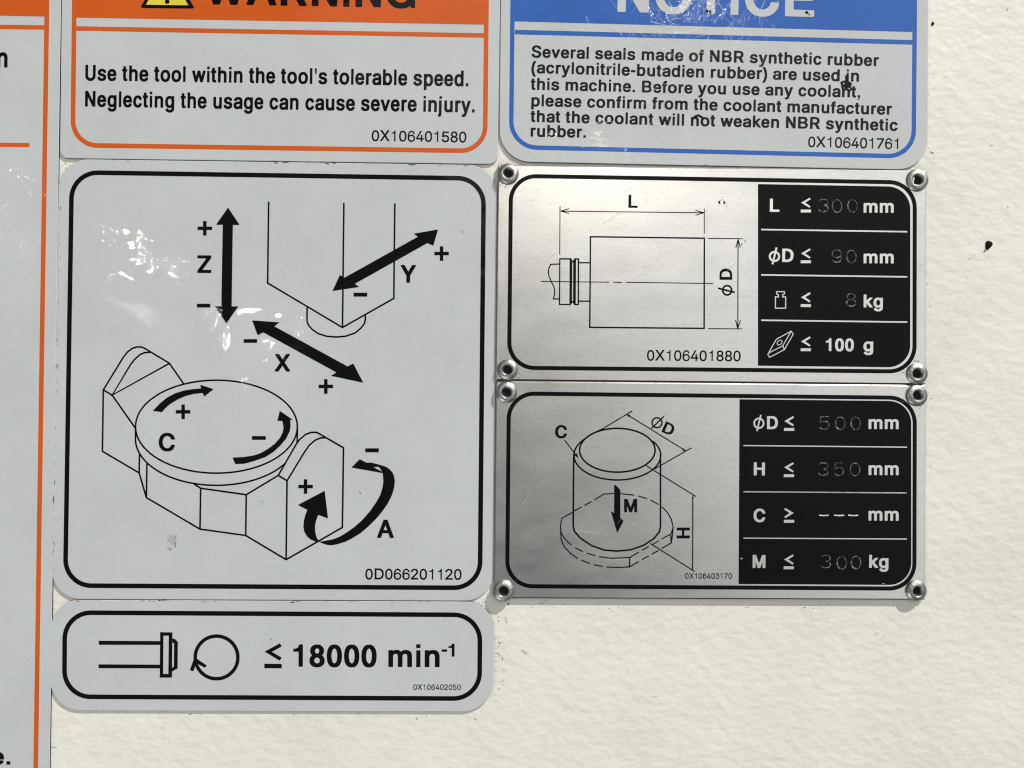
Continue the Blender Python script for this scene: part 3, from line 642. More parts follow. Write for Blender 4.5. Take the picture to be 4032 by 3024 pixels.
p = Part('hazard_triangle', M['ink'], TH + 3 * LAYER, W2)
p.poly(S('A', (1226, 57), (1236, 70), (1680, 75), (1691, 64), (1466, -325), (1452, -325)))
tri = p.build()
p = Part('yellow_field', M['yellow'], TH + 4 * LAYER, tri)
p.poly(S('A', (1270, 41), (1640, 46), (1459, -272)))
p.build()
p = Part('exclamation_mark', M['ink'], TH + 5 * LAYER, tri)
p.poly(ellipse(S('A', (1456, 14)), 9.4, 9, n=20))
p.poly(S('A', (1445, -15), (1467, -15), (1476, -150), (1436, -150)))
p.build()
p = Part('header_lettering', M['ink'], TH + 3 * LAYER, W2)
p.text('WARNING', (806, 17.0), (1634, 31.5), 125)
p.build()
each('text_line', M['ink'], TH + 2 * LAYER, W2,
     T("Use the tool within the tool's tolerable speed.", (335.4, 316.8), (1844.5, 340), 62),
     T('Neglecting the usage can cause severe injury.', (334.5, 419.5), (1868.9, 443), 62))
p = Part('part_number', M['ink'], TH + 2 * LAYER, W2)
p.text('0X106401580', (1463.4, 554.8), (1836.3, 560.6), 43.5, 'R')
p.build()

# ------------------------------------------------------------------ NOTICE sign
N3 = thing('notice_sign', 'blue NOTICE sign about rubber seals, above the metal plates', 'notice sign', (2810, 655))
slab('sheet', [(1977, -640), (3656.5, -640), (3653, 670.4), (1965.6, 635.2)], [120, 120, 122, 122], 0, TH, M['notice_film'], M['edge'], N3)
p = Part('border', M['blue'], TH + LAYER, N3)
ring(p, [(2016, -600), (3616, -600), (3605.8, 625.2), (2003.6, 587.3)], 110, 17.3)
p.line([(2027, 126.1), (3593, 166.8)], 18.2)
p.build()
p = Part('header_band', M['blue'], TH + 2 * LAYER, N3)
p.poly([(2030, -540), (3604, -540), (3592, 125.7), (2026.5, 84)])
p.build()
p = Part('header_lettering', M['notice_film'], TH + 3 * LAYER, N3)
p.text('NOTICE', (2430.5, 46.3), (3205.6, 66.8), 151)
p.build()
for s, a, b in (('Several seals made of NBR synthetic rubber', (2092.7, 226), (3460.2, 260.8)),
                ('(acrylonitrile-butadien rubber) are used in', (2091.8, 287.8), (3382, 321.9)),
                ('this machine. Before you use any coolant,', (2089, 353.3), (3386.5, 384.3)),
                ('please confirm from the coolant manufacturer', (2091.8, 417.8), (3511.8, 452)),
                ('that the coolant will not weaken NBR synthetic', (2088.2, 480.1), (3534.4, 515.4)),
                ('rubber.', (2089, 538), (2306.5, 542.3))):
    each('text_line', M['notice_ink'], TH + 2 * LAYER, N3, T(s, a, b, 47))
p = Part('part_number', M['notice_ink'], TH + 2 * LAYER, N3)
p.text('0X106401761', (3181.7, 579), (3536.6, 586.6), 43, 'R')
p.build()
p = Part('grime_fleck', M['grime'], TH + 5 * LAYER, N3, 'tangled black fleck over the words used in')
p.line(S('D', (736, 655), (738, 700), (742, 735)), 10)
p.line(S('D', (690, 712), (705, 745), (730, 760), (768, 752), (775, 730), (745, 708), (700, 712)), 8)
p.poly(ellipse(S('D', (745, 735)), 13, 9, n=14))
p.line(S('D', (697, 738), (702, 770), (715, 795)), 6)
p.line(S('D', (762, 745), (780, 775), (760, 800)), 6)
p.build()
strokes('grime_fleck', M['grime'], TH + 5 * LAYER, N3, (('C', ((1620, 1018), (1660, 1003), (1700, 1028)), 8), ('D', ((400, 115), (418, 133)), 3.5)))
for c, rx, ry in ((S('C', (1737, 98)), 5.5, 7), (S('C', (1762, 104)), 5, 7.5), (S('D', (390, 108)), 6, 6)):
    each('grime_fleck', M['grime'], TH + 5 * LAYER, N3, lambda q: q.poly(ellipse(c, rx, ry, n=12)))
# scuffs in the film, their lamp glint painted white, thickest under the heading
p = Part('scratches', M['scratch'], TH + 4 * LAYER, N3)
rs = random.Random(11)
for i in range(260):
    cx = rs.gauss(2700, 170)
    cy = rs.gauss(90, 95)
    if not (2045 < cx < 3560 and -60 < cy < 560):
        continue
    # strokes circle the lamp's mirror point, as glinting scratches appear to
    base = math.degrees(math.atan2(cy - 0, cx - 2680)) + 90
    a = math.radians(base + rs.gauss(0, 22))
    if rs.random() < 0.3:
        a = math.radians(rs.choice([-45, -60, 48, 60]) + rs.gauss(0, 8))
    l = abs(rs.gauss(26, 22)) + 6
    dx, dy = math.cos(a) * l / 2, math.sin(a) * l / 2
    p.line([(cx - dx, cy - dy), (cx + rs.gauss(0, 2), cy + rs.gauss(0, 2)), (cx + dx, cy + dy)], rs.uniform(0.8, 2.4))
for a, b, w in (((2307, 62), (2322, 108), 3), ((2852, 126), (2890, 82), 4), ((2996, 40), (3012, 0), 4), ((2878, 195), (2908, 158), 3),
                ((2410, 95), (2450, 140), 3), ((2560, 85), (2620, 98), 4), ((2219, 580), (2238, 548), 4), ((2470, 300), (2505, 326), 2.5),
                ((2640, 335), (2655, 322), 4), ((2325, 518), (2375, 522), 3), ((2330, 540), (2385, 552), 4), ((2290, 580), (2365, 565), 3),
                ((2330, 485), (2420, 478), 2.5), ((2560, 486), (2600, 487), 3), ((2520, 415), (2570, 400), 2), ((2420, 345), (2480, 350), 2)):
    p.line([a, b], w)
p.build()

# ------------------------------------------------------------------ axis diagram sticker
D4 = thing('diagram_sticker', 'large white sticker with a black drawing of X Y Z A C machine axes', 'sticker', (1075, 2365))
slab('sheet', [(231.8, 625.6), (1958.5, 650.6), (1944, 2366.0), (202.2, 2358.5)], 114, 0, TH, M['film'], M['edge'], D4)
p = Part('border', M['ink'], TH + LAYER, D4)
ring(p, [(274, 669.2), (1914.1, 694), (1898.7, 2324.1), (247.3, 2314.6)], 112, 18.3)
p.build()
LW = 6.8
p = Part('spindle_drawing', M['ink'], TH + LAYER, D4)
p.line(S('F', (128, 428), (119, 1138), (771, 1525), (1218, 1272), (1227, 445)), LW)
p.line(S('F', (783, 440), (771, 1522)), LW)
p.line(S('F', (463, 1350), (462, 1470), (475, 1505), (505, 1540), (560, 1578), (635, 1602), (715, 1608), (800, 1601), (880, 1573), (935, 1528), (962, 1490), (970, 1460), (970, 1415)), LW)
p.build()
p = Part('rotary_table_drawing', M['ink'], TH + LAYER, D4)
p.line(ellipse((852.2, 1680), 318.7, 183, n=72), LW, True)
p.line([(533.5, 1684), (533.5, 1730)] + ellipse((852, 1728), 318.7, 183, 176, 30.5, 50), LW)
p.line([(1170.9, 1684), (1170, 1746)], LW)
p.line(S('I', (978, 567), (900, 520), (1075, 235), (1110, 190), (1150, 160), (1190, 146), (1235, 147), (1260, 158), (1475, 288), (1598, 465)), LW)
p.line(S('I', (1478, 288), (978, 565), (1140, 295), (1175, 252), (1220, 213), (1260, 195), (1310, 193)), LW)
p.line(S('I', (900, 520), (892, 1055), (1212, 1243), (1275, 1458), (1742, 1733), (2140, 1788)), LW)
p.line(S('I', (978, 567), (1180, 855)), LW)
p.line(S('I', (1215, 1075), (1212, 1243)), LW)
p.line(S('I', (1280, 1160), (1275, 1458)), LW)
p.line(S('I', (1690, 1340), (1748, 1377), (2145, 1433), (2424, 1265)), LW)
p.line(S('I', (1748, 1377), (1742, 1733)), LW)
p.line(S('I', (2145, 1433), (2140, 1788)), LW)
p.line([S('I', (2140, 1788)), S('N', (280, 450)), S('N', (770, 170)), S('J', (780, 1025))] + S('J', (580, 908), (545, 890), (500, 890), (450, 908), (400, 950), (370, 990), (212, 1265), (288, 1312)) + [S('N', (280, 450))], LW)
p.line(S('J', (288, 1312), (440, 1062), (480, 1005), (530, 960), (580, 938), (620, 937)), LW)
p.build()
p = Part('axis_arrow', M['ink'], TH + 3 * LAYER, D4, 'vertical double-headed Z arrow')
p.poly(S('E', (1986, 480), (2087, 632), (2028, 632), (2018, 1341), (2076, 1341), (1972, 1490), (1872, 1340), (1928, 1340), (1940, 630), (1882, 630)))
p.build()
p = Part('axis_arrow', M['ink'], TH + 3 * LAYER, D4, 'slanting double-headed Y arrow')
p.poly(S('F', (1604, 671), (1562, 813), (1510, 790), (878, 1145), (918, 1172), (683, 1207), (748, 1068), (790, 1090), (1428, 734), (1390, 708)))
p.build()
p = Part('axis_arrow', M['ink'], TH + 3 * LAYER, D4, 'slanting double-headed X arrow')
p.poly([(993, 1261.5), (1100.4, 1269.1), (1080.5, 1284.9), (1368.4, 1442.4), (1391, 1431.1), (1430.4, 1507), (1302.9, 1479.5), (1324.6, 1466.4), (1036.8, 1308.8), (1014.2, 1320)])
p.build()
p = Part('axis_arrow', M['ink'], TH + 3 * LAYER, D4, 'curved plus arrow on the table')
p.poly(S('I', (1330, 703), (1385, 645), (1450, 590), (1520, 552), (1600, 526), (1680, 513), (1752, 508), (1743, 476), (1862, 513), (1779, 578), (1766, 547), (1690, 555), (1620, 572), (1550, 602), (1480, 645), (1440, 680), (1412, 714)))
p.build()
p = Part('axis_arrow', M['ink'], TH + 3 * LAYER, D4, 'curved minus arrow on the table')
p.poly(S('I', (2025, 1110), (2050, 1167), (2130, 1163)) + S('J', (0, 1140), (100, 1105), (170, 1060), (230, 1005), (280, 945), (312, 880), (320, 830), (315, 785), (335, 778), (225, 703), (203, 790), (247, 790), (258, 850), (250, 890), (225, 940), (180, 990), (120, 1035), (60, 1070), (0, 1090)) + [S('I', (2120, 1105))])
p.build()
R2 = (1180, 1700, 3.3175)
p = Part('axis_arrow', M['ink'], TH + 3 * LAYER, D4, 'ribbon-like A arrow curling round the column')
p.poly(S(R2, (675, 467), (785, 358), (870, 402), (930, 403), (1000, 418), (1060, 435), (1130, 458), (1180, 495), (1215, 535), (1235, 590), (1243, 650), (1235, 730), (1205, 830), (1150, 940), (1080, 1040), (1000, 1135), (900, 1235), (800, 1320), (700, 1385), (600, 1435), (500, 1468), (420, 1482), (370, 1480), (310, 1462), (248, 1436),
         (330, 1425), (430, 1405), (520, 1372), (620, 1312), (720, 1240), (820, 1150), (920, 1035), (1000, 920), (1055, 820), (1080, 740), (1093, 660), (1090, 590), (1085, 540)),
       S(R2, (962, 463), (1030, 456), (1055, 485), (1078, 522)))
p.poly(S(R2, (250, 1440), (200, 1432), (140, 1405), (95, 1365), (60, 1305), (48, 1240), (55, 1160), (75, 1080), (100, 1020), (-24, 956), (327, 771), (370, 1133), (243, 1085), (215, 1160), (200, 1240), (203, 1310), (218, 1370), (240, 1412), (262, 1434)))
p.build()
each('axis_letter', M['ink'], TH + 2 * LAYER, D4,
     T('Z', S('E', (1718, 1050)), S('E', (1841, 1051)), 69.5), T('Y', S('F', (1277, 1135)), S('F', (1410, 1136)), 70),
     T('X', S('J', (180, 360)), S('J', (315, 361)), 69.5), T('C', S('I', (1382, 1052)), S('I', (1523, 1053)), 70),
     T('A', S('N', (1072, 261)), S('N', (1218, 262)), 72))
for c in (S('E', (1784, 661)), S('F', (1634, 881)), S('J', (626, 490)), S('I', (1595, 711)), S((1100, 1780, 5.53), (570, 751))):
    each('plus_sign', M['ink'], TH + 2 * LAYER, D4, lambda q: q.plus(c))
for f, x0, y0, x1, y1 in (('E', 1715, 1318, 1832, 1351), ('F', 868, 1222, 986, 1256), ('I', 2122, 78, 2239, 110), ('I', 2195, 922, 2315, 955), (R2, 857, 216, 1034, 269)):
    (x0, y0), (x1, y1) = S(f, (x0, y0), (x1, y1))
    each('minus_sign', M['ink'], TH + 2 * LAYER, D4, lambda q: q.rect(x0, y0, x1, y1))
p = Part('part_number', M['ink'], TH + 2 * LAYER, D4)
p.text('0D066201120', S('N', (970, 622)), S('N', (1808, 625)), 43.5, 'R')
p.build()
strokes('smudge', M['trace'], TH + 4 * LAYER, D4, (
    ('M', ((1532, 225), (1522, 290), (1530, 330)), 9), ('M', ((1505, 356), (1478, 362), (1458, 340)), 12), ('M', ((1462, 250), (1470, 300)), 10),
    ('M', ((1495, 235), (1500, 320)), 16), ('J', ((1742, 265), (1760, 245), (1782, 255), (1770, 285), (1760, 300), (1757, 345)), 3),
    ('J', ((35, 1478), (70, 1490), (100, 1520)), 3.5), ('J', ((70, 1492), (66, 1530)), 3.5), ('F', ((1855, 520), (1868, 530)), 3)))
strokes('smudge', M['faint'], TH + 5 * LAYER, D4, (
    ('M', ((1525, 300), (1530, 330), (1518, 345)), 4), ('M', ((1530, 245), (1524, 268)), 3), ('M', ((1470, 352), (1490, 362)), 3),
    ('J', ((915, 1405), (930, 1420), (920, 1425)), 4.5), ('J', ((1882, 1045), (1890, 1049)), 4), ('E', ((1549, 1041), (1556, 1045)), 4), ('F', ((1818, 682), (1824, 702)), 4)))

# ------------------------------------------------------------------ spindle speed sticker
V5 = thing('speed_sticker', 'small wide white sticker reading 18000 min, lowest in the left column', 'sticker', (1070, 2800))
slab('sheet', [(201.6, 2361.8), (1945.8, 2369.4), (1943, 2803), (195.8, 2797.8)], [112, 112, 122, 122], 0, TH, M['film'], M['edge'], V5)
p = Part('border', M['ink'], TH + LAYER, V5)
ring(p, [(246.4, 2402.8), (1899.6, 2412.3), (1897, 2760), (244.1, 2752.3)], 112, 18.2)
p.build()
p = Part('tool_icon', M['ink'], TH + LAYER, V5)
p.poly(S('M', (860, 1157), (1395, 1160), (1395, 1193), (860, 1192)))
p.poly(S('M', (858, 1362), (1392, 1365), (1392, 1397), (858, 1396)))
p.poly(S('M', (1395, 1082), (1502, 1084), (1498, 1478), (1391, 1478)), S('M', (1424, 1113), (1470, 1113), (1466, 1446), (1421, 1446)))
p.poly(S('M', (1502, 1137), (1525, 1142), (1549, 1168), (1547, 1398), (1498, 1426), (1499, 1392), (1514, 1382), (1516, 1180), (1502, 1172)))
p.build()
p = Part('rotation_icon', M['ink'], TH + LAYER, V5)
p.line(ellipse(S('M', (1886, 1302)), 84, 84, n=64), 14.2, True)
p.poly(S('M', (1692, 1305), (1653, 1412), (1683, 1425), (1712, 1352), (1783, 1393), (1802, 1372), (1722, 1318)))
p.build()
p = Part('less_equal_sign', M['ink'], TH + LAYER, V5)
p.poly(S('N', (92, 1252), (226, 1178), (242, 1206), (157, 1254), (241, 1303), (226, 1331)))
p.poly(S('N', (90, 1357), (242, 1358), (242, 1397), (90, 1396)))
p.build()
p = Part('speed_lettering', M['ink'], TH + LAYER, V5)
p.text('18000 min', (1154.6, 2625), (1731, 2627), 89)
p.text('-', S('N', (1635, 1288)), S('N', (1682, 1288)), 53)
p.text('1', S('N', (1693, 1295)), S('N', (1747, 1295)), 51.5)
p.build()
p = Part('part_number', M['ink'], TH + LAYER, V5)
p.text('0X106402050', (1627, 2716.3), (1815.1, 2716.8), 22.5, 'R')
p.build()
strokes('smudge', M['faint'], TH + 4 * LAYER, V5, (('N', ((145, 1150), (158, 1140)), 5), ('N', ((762, 1020), (780, 1032)), 2)))

# ------------------------------------------------------------------ metal plates
LE = [(0, 0), (34.4, -19.9), (38, -13.6), (16.3, 0), (37.5, 14.5), (33.5, 20.2)]


def less_equal(p, tip, flip=False):
    k = -1 if flip else 1
    p.poly([(tip[0] + k * x, tip[1] + y) for x, y in LE])
    xs = (-1.4, 38.9) if not flip else (-38.9, 1.4)
    p.rect(tip[0] + xs[0], tip[1] + 27.1, tip[0] + xs[1], tip[1] + 38.4)


def phi(p, c, rx, ry, s0, s1, w):
    p.line(ellipse(c, rx, ry, n=32), w, True)
    p.line([s0, s1], w * 0.95)


DIG = {'0': [ellipse((0, 0), .38, .5, n=28) + [(.38, 0)]],
       '3': [[(-.36, -.34), (-.22, -.47), (0, -.5), (.25, -.45), (.36, -.28), (.28, -.1), (.02, -.02)],
             [(.02, -.02), (.3, .06), (.38, .24), (.27, .43), (0, .5), (-.25, .45), (-.38, .3)]],
       '5': [[(.34, -.5), (-.26, -.5), (-.32, -.04), (-.05, -.13), (.2, -.1), (.36, .08), (.36, .28), (.22, .45), (0, .5), (-.22, .46), (-.36, .34)]],
       '8': [ellipse((0, -.26), .3, .24, n=22) + [(.3, -.26)], ellipse((0, .24), .38, .26, n=24) + [(.38, .24)]],
       '9': [ellipse((0, -.2), .36, .3, n=24) + [(.36, -.2)], [(.36, -.18), (.36, .2), (.24, .43), (0, .5), (-.24, .44), (-.34, .3)]]}


def stamp(p, ch, c, hgt=50, w=3.5):
    for path in DIG[ch]:
        rr = random.uniform(.85, 1.15)
        p.line([(c[0] + x * hgt, c[1] + y * hgt) for x, y in path], w * rr)
    if random.random() < .7:   # doubled strike
        path = DIG[ch][-1]
        n = len(path)
        p.line([(c[0] + x * hgt * .93 + 1.5, c[1] + y * hgt * .95 - 1) for x, y in path[n // 4: n // 4 + max(4, n // 3)]], w * .7)


def rivet_mesh():
    prof = [(3.22, 0.0), (3.26, .2), (3.15, .42), (2.92, .64), (2.58, .84), (2.22, .98), (1.92, 1.05), (1.74, 1.06), (1.64, 1.01), (1.50, .80), (1.33, .50), (1.21, .20), (1.18, -.4)]
    n = 40
    bm = bmesh.new()
    rows = []
    for r, h in prof:
        rows.append([bm.verts.new((r * .001 * math.cos(2 * math.pi * i / n), -h * .001, r * .001 * math.sin(2 * math.pi * i / n))) for i in range(n)])
    for a, b in zip(rows, rows[1:]):
        for i in range(n):
            bm.faces.new((a[i], a[(i + 1) % n], b[(i + 1) % n], b[i]))
    bmesh.ops.recalc_face_normals(bm, faces=bm.faces)
    # open surface: make sure it faces outwards
    if sum(f.normal.y for f in bm.faces) > 0:
        for f in bm.faces:
            f.normal_flip()
    for f in bm.faces:
        f.smooth = True
    me = bpy.data.meshes.new('rivet')
    bm.to_mesh(me)
    bm.free()
    me.materials.append(M['rivet'])
    bm = bmesh.new()
    bmesh.ops.create_circle(bm, cap_ends=True, segments=24, radius=.00122, matrix=Matrix.Translation((0, -0.00008, 0)) @ Matrix.Rotation(math.radians(90), 4, 'X'))
    mc = bpy.data.meshes.new('rivet_core')
    bm.to_mesh(mc)
    bm.free()
    mc.materials.append(M['hole'])
    return me, mc


RIVET, CORE = rivet_mesh()


def rivet(parent, c, r):
    o = bpy.data.objects.new('rivet', RIVET)
    COL.objects.link(o)
    o.parent = parent
    w = at(c, PT + .0004)
    o.location = Vector((w.x, -PT, w.z)) - parent.location
    s = r / 43.3
    o.scale = (s * random.uniform(.98, 1.02), s * random.uniform(.95, 1.12), s)
    o.rotation_euler = (math.radians(random.uniform(-4.5, 4.5)), random.uniform(0, 6.28), math.radians(random.uniform(-4.5, 4.5)))
    k = bpy.data.objects.new('rivet_core', CORE)
    COL.objects.link(k)
    k.parent = o


def plate_base(label, base, q, frame, panel, pr):
    t = thing('metal_plate', label, 'metal plate', base, 'riveted metal data plates')
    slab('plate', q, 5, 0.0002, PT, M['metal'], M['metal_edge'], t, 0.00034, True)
    p = Part('border', M['enamel'], PT + LAYER, t)
    ring(p, frame, 108, 16.3)
    p.build()
    p = Part('black_panel', M['enamel'], PT + LAYER, t)
    p.poly(rounded(panel, [0, pr, pr, 0]))
    return t, p.build()


T6, panel = plate_base('aluminium plate with tool length drawing and 100 g limit, upper of the riveted pair', (2800, 1505),
                       [(1961.5, 648), (3646.8, 671.5), (3645.5, 1513.4), (1950.6, 1496.8)],
                       [(2004, 684.1), (3610.2, 710.8), (3608.9, 1471.3), (1996.3, 1456)],
                       [(2984.5, 724.8), (3584.4, 735.6), (3584, 1446.9), (2984.5, 1440.1)], 88)
strokes('row_line', M['metal'], PT + 2 * LAYER, panel, [(f, ((215, a), (1487, b)), 6) for a, b, f in ((672, 691, 'H'), (1067, 1084, 'H'), (1462, 1478, 'H'))])
each('row_lettering', M['metal'], PT + 2 * LAYER, panel, T('L', S('H', (290, 518)), S('H', (373, 519)), 52.5))
p = Part('row_lettering', M['metal'], PT + 2 * LAYER, panel)
p.text('D', (3079.6, 1031.4), (3124.3, 1032), 52.5)
phi(p, (3049.5, 1009.8), 18.5, 17.8, (3057.6, 974.5), (3041.6, 1040.5), 8)
p.build()
for f, s, x0, x1, y in (('H', 'mm', 1107, 1369, 525), ('H', 'mm', 1107, 1369, 966), ('H', 'kg', 1107, 1275, 1350), ('L', '100', 778, 1022, 182), ('L', 'g', 1105, 1190, 183)):
    each('unit_lettering' if s != '100' else 'row_lettering', M['metal'], PT + 2 * LAYER, panel, T(s, S(f, (x0, y)), S(f, (x1, y + 1)), 51))
for f, y in (('H', 438), ('H', 880), ('H', 1262), ('L', 98)):
    each('less_equal_sign', M['metal'], PT + 2 * LAYER, panel, lambda q: less_equal(q, S(f, (562, y))))
p = Part('weight_icon', M['metal'], PT + 2 * LAYER, panel)
p.line(S('H', (349, 1213), (418, 1213), (418, 1232), (402, 1240), (402, 1259), (428, 1259), (428, 1357), (339, 1357), (339, 1259), (365, 1259), (365, 1240), (349, 1232)), 4, True)
p.build()
p = Part('insert_icon', M['metal'], PT + 2 * LAYER, panel)
R3 = (3000, 1280, 9.217)
p.line(S(R3, (1065, 220), (1138, 325), (820, 885), (275, 1175), (214, 1058), (525, 515)), 3.6, True)
p.line(S(R3, (1050, 245), (757, 752), (250, 1010)), 3.6)
p.line(S(R3, (757, 752), (815, 870)), 3.6)
p.line(ellipse(S(R3, (641, 634)), 11.4, 7.4, rot=-42, n=24), 2.9, True)
p.build()
for ch, f, x, y in (('3', 'H', 758, 463), ('0', 'H', 875, 468), ('0', 'H', 1010, 468), ('9', 'H', 873, 905), ('0', 'H', 1000, 908), ('8', 'H', 998, 1285)):
    each('stamped_digit', M['stamped'], PT + 2 * LAYER, panel, lambda q: stamp(q, ch, S(f, (x, y))))
p = Part('tool_drawing', M['enamel'], PT + LAYER, T6)
p.line(S('G', (940, 735), (1932, 748), (1930, 1533), (934, 1524)), 6.2, True)
for a in (((510, 1124), (1103, 1131)), ((1137, 1131), (1215, 1132)), ((1250, 1132), (2007, 1142)), ((680, 512), (1930, 526)), ((675, 470), (672, 890)), ((1931, 490), (1931, 710)),
          ((755, 490), (684, 511)), ((753, 532), (684, 513)), ((1855, 505), (1926, 525)), ((1855, 548), (1926, 527))):
    p.line(S('G', *a), 3.8)
p.line([(2788.3, 938.6), (2923.5, 940)], 3.8)
p.line([(2788.3, 1294), (2922.6, 1295)], 3.8)
R5 = (2800, 900, 3.95)
for a in (((420, 165), (415, 1555)), ((385, 297), (419, 170)), ((457, 297), (421, 170)), ((380, 1420), (413, 1550)), ((455, 1425), (417, 1550))):
    p.line(S(R5, *a), 4.0)
R4 = (2080, 980, 6.9125)
p.poly(S(R4, (842, 252), (1165, 252), (1210, 335), (1260, 255), (1388, 255), (1380, 1535), (1255, 1535), (1205, 1455), (1150, 1535), (832, 1528)),
       S(R4, (875, 293), (1125, 293), (1118, 1495), (868, 1495)), S(R4, (1198, 370), (1224, 370), (1220, 1418), (1190, 1418)), S(R4, (1302, 295), (1345, 295), (1342, 1495), (1292, 1495)))
p.line(S(R4, (842, 413), (612, 420), (560, 530), (543, 640), (565, 750), (630, 900), (690, 1010), (720, 1120), (718, 1220), (685, 1355)), 4.8)
p.line(S(R4, (665, 1361), (835, 1366)), 5.2)
p.line(S(R4, (1386, 378), (1668, 378)), 5.6)
p.line(S(R4, (1382, 1422), (1662, 1424)), 5.6)
p.build()
each('drawing_letter', M['enamel'], PT + 2 * LAYER, T6, T('L', S('G', (1270, 483)), S('G', (1350, 484)), 52))
p = Part('drawing_letter', M['enamel'], PT + 2 * LAYER, T6)
p.text('D', S(R5, (328, 797)), S(R5, (328, 622)), 50)
phi(p, S(R5, (250, 960)), 17.6, 18.4, S(R5, (108, 928)), S(R5, (368, 993)), 7.4)
p.build()
p = Part('part_number', M['enamel'], PT + LAYER, T6)
p.text('0X106401880', (2547.4, 1419.8), (2916.3, 1422.6), 43, 'R')
p.build()
p = Part('grime_fleck', M['grime'], PT + 3 * LAYER, T6)
p.poly(S('G', (2050, 432), (2066, 418), (2072, 446), (2060, 450)))
p.line(S('G', (2060, 424), (2090, 410), (2112, 428)), 1.5)
p.poly(S('G', (2098, 425), (2116, 432), (2112, 452), (2098, 448)))
p.build()
each('grime_fleck', M['grime'], PT + 3 * LAYER, T6, lambda q: q.poly(S('H', (35, 805), (48, 790), (52, 806))))
strokes('grime_fleck', M['grime'], PT + 3 * LAYER, T6, (('H', ((60, 755), (76, 770), (78, 785)), 2),))
for f, x, y, r in (('G', 223, 185, 41.5), ('H', 1574, 241, 43.5), ('K', 217, 344, 41), ('L', 1573, 380, 42)):
    rivet(T6, S(f, (x, y)), r)

T7, panel = plate_base('aluminium plate with workpiece cylinder drawing and 300 kg limit, lower of the riveted pair', (2795, 2362),
                       [(1952.4, 1500.2), (3646, 1516.8), (3644.1, 2362), (1944.3, 2356)],
                       [(1995.8, 1541), (3610.2, 1558.6), (3608.4, 2326.3), (1988.6, 2315.9)],
                       [(2911.8, 1572.2), (3588, 1579.4), (3588, 2303.7), (2908.1, 2299.6)], 88)
strokes('row_line', M['metal'], PT + 2 * LAYER, panel, [(f, ((61, a), (1485, b)), 4.4) for a, b, f in ((1005, 1019, 'L'), (1408, 1417, 'L'), (79, 91, 'P'), (484, 492, 'P'))])
p = Part('row_lettering', M['metal'], PT + 2 * LAYER, panel)
phi(p, S('L', (195, 811)), 18.5, 19, S('L', (212, 738)), S('L', (178, 880)), 6.6)
p.text('D', S('L', (265, 862)), S('L', (360, 863)), 51.5)
p.build()
for f, s, x0, x1, y in (('L', 'H', 150, 247, 1265), ('P', 'C', 148, 250, 343), ('P', 'M', 140, 252, 744),
                        ('L', 'mm', 1150, 1412, 861), ('L', 'mm', 1150, 1412, 1262), ('P', 'mm', 1150, 1412, 332), ('P', 'kg', 1155, 1323, 743)):
    each('unit_lettering' if len(s) == 2 else 'row_lettering', M['metal'], PT + 2 * LAYER, panel, T(s, S(f, (x0, y)), S(f, (x1, y + 1)), 51.5))
for f, x, y in (('L', 417, 792), ('L', 415, 1195), ('P', 414, 670)):
    each('less_equal_sign', M['metal'], PT + 2 * LAYER, panel, lambda q: less_equal(q, S(f, (x, y))))
each('greater_equal_sign', M['metal'], PT + 2 * LAYER, panel, lambda q: less_equal(q, S('P', (499, 265)), True))
for ch, f, x, y in (('5', 'L', 765, 808), ('0', 'L', 903, 812), ('0', 'L', 1037, 812), ('3', 'L', 757, 1210), ('5', 'L', 892, 1210), ('0', 'L', 1033, 1213),
                    ('3', 'P', 778, 688), ('0', 'P', 915, 700), ('0', 'P', 1040, 697)):
    each('stamped_digit', M['stamped'], PT + 2 * LAYER, panel, lambda q: stamp(q, ch, S(f, (x, y))))
strokes('stamped_dash', M['dash'], PT + 2 * LAYER, panel, [('P', ((a, 284), ((a + b) / 2, 288), (b, 285)), 5) for a, b in ((720, 802), (850, 938), (973, 1060))])
strokes('paint_chip', M['dash'], PT + 2 * LAYER, panel, (('P', ((35, 661), (52, 663)), 5), ('P', ((1438, 863), (1442, 873)), 4), ('P', ((1272, 881), (1288, 882)), 2.5)))
p = Part('workpiece_drawing', M['enamel'], PT + LAYER, T7)

p.line(ellipse(S('K', (1174, 1046)), 329 / SC, 191 / SC, n=64), 6.8, True)
o1 = S('K', (1174, 1090))
p.line(S('K', (1035, 866), (950, 905)) + ellipse(o1, 378 / SC, 215 / SC, -145, -395, 60), 6.4)
p.line(S('K', (794, 1085), (790, 1659)) + S('O', (790, 380), (800, 425), (850, 482), (950, 550), (1060, 588), (1170, 597), (1290, 586), (1400, 548), (1490, 490), (1540, 430), (1550, 385)) + [S('K', (1550, 1085))], 6.8)
TH3 = 4.6
for a in (((1030, 869), (1305, 703)), ((1258, 735), (1768, 1050)), ((1500, 1208), (1820, 1025)), ((1425, 1180), (1860, 1450)), ((715, 958), (815, 1090)), ((1832, 1440), (1832, 1445))):
    p.line(S('K', *a), TH3)
for a in (((1254, 731), (1288, 738), (1272, 760)), ((1772, 1055), (1738, 1048), (1752, 1028)), ((838, 1119), (798, 1088), (822, 1074)), ((1832, 1440), (1822, 1466), (1841, 1466))):
    p.poly(S('K', *a))
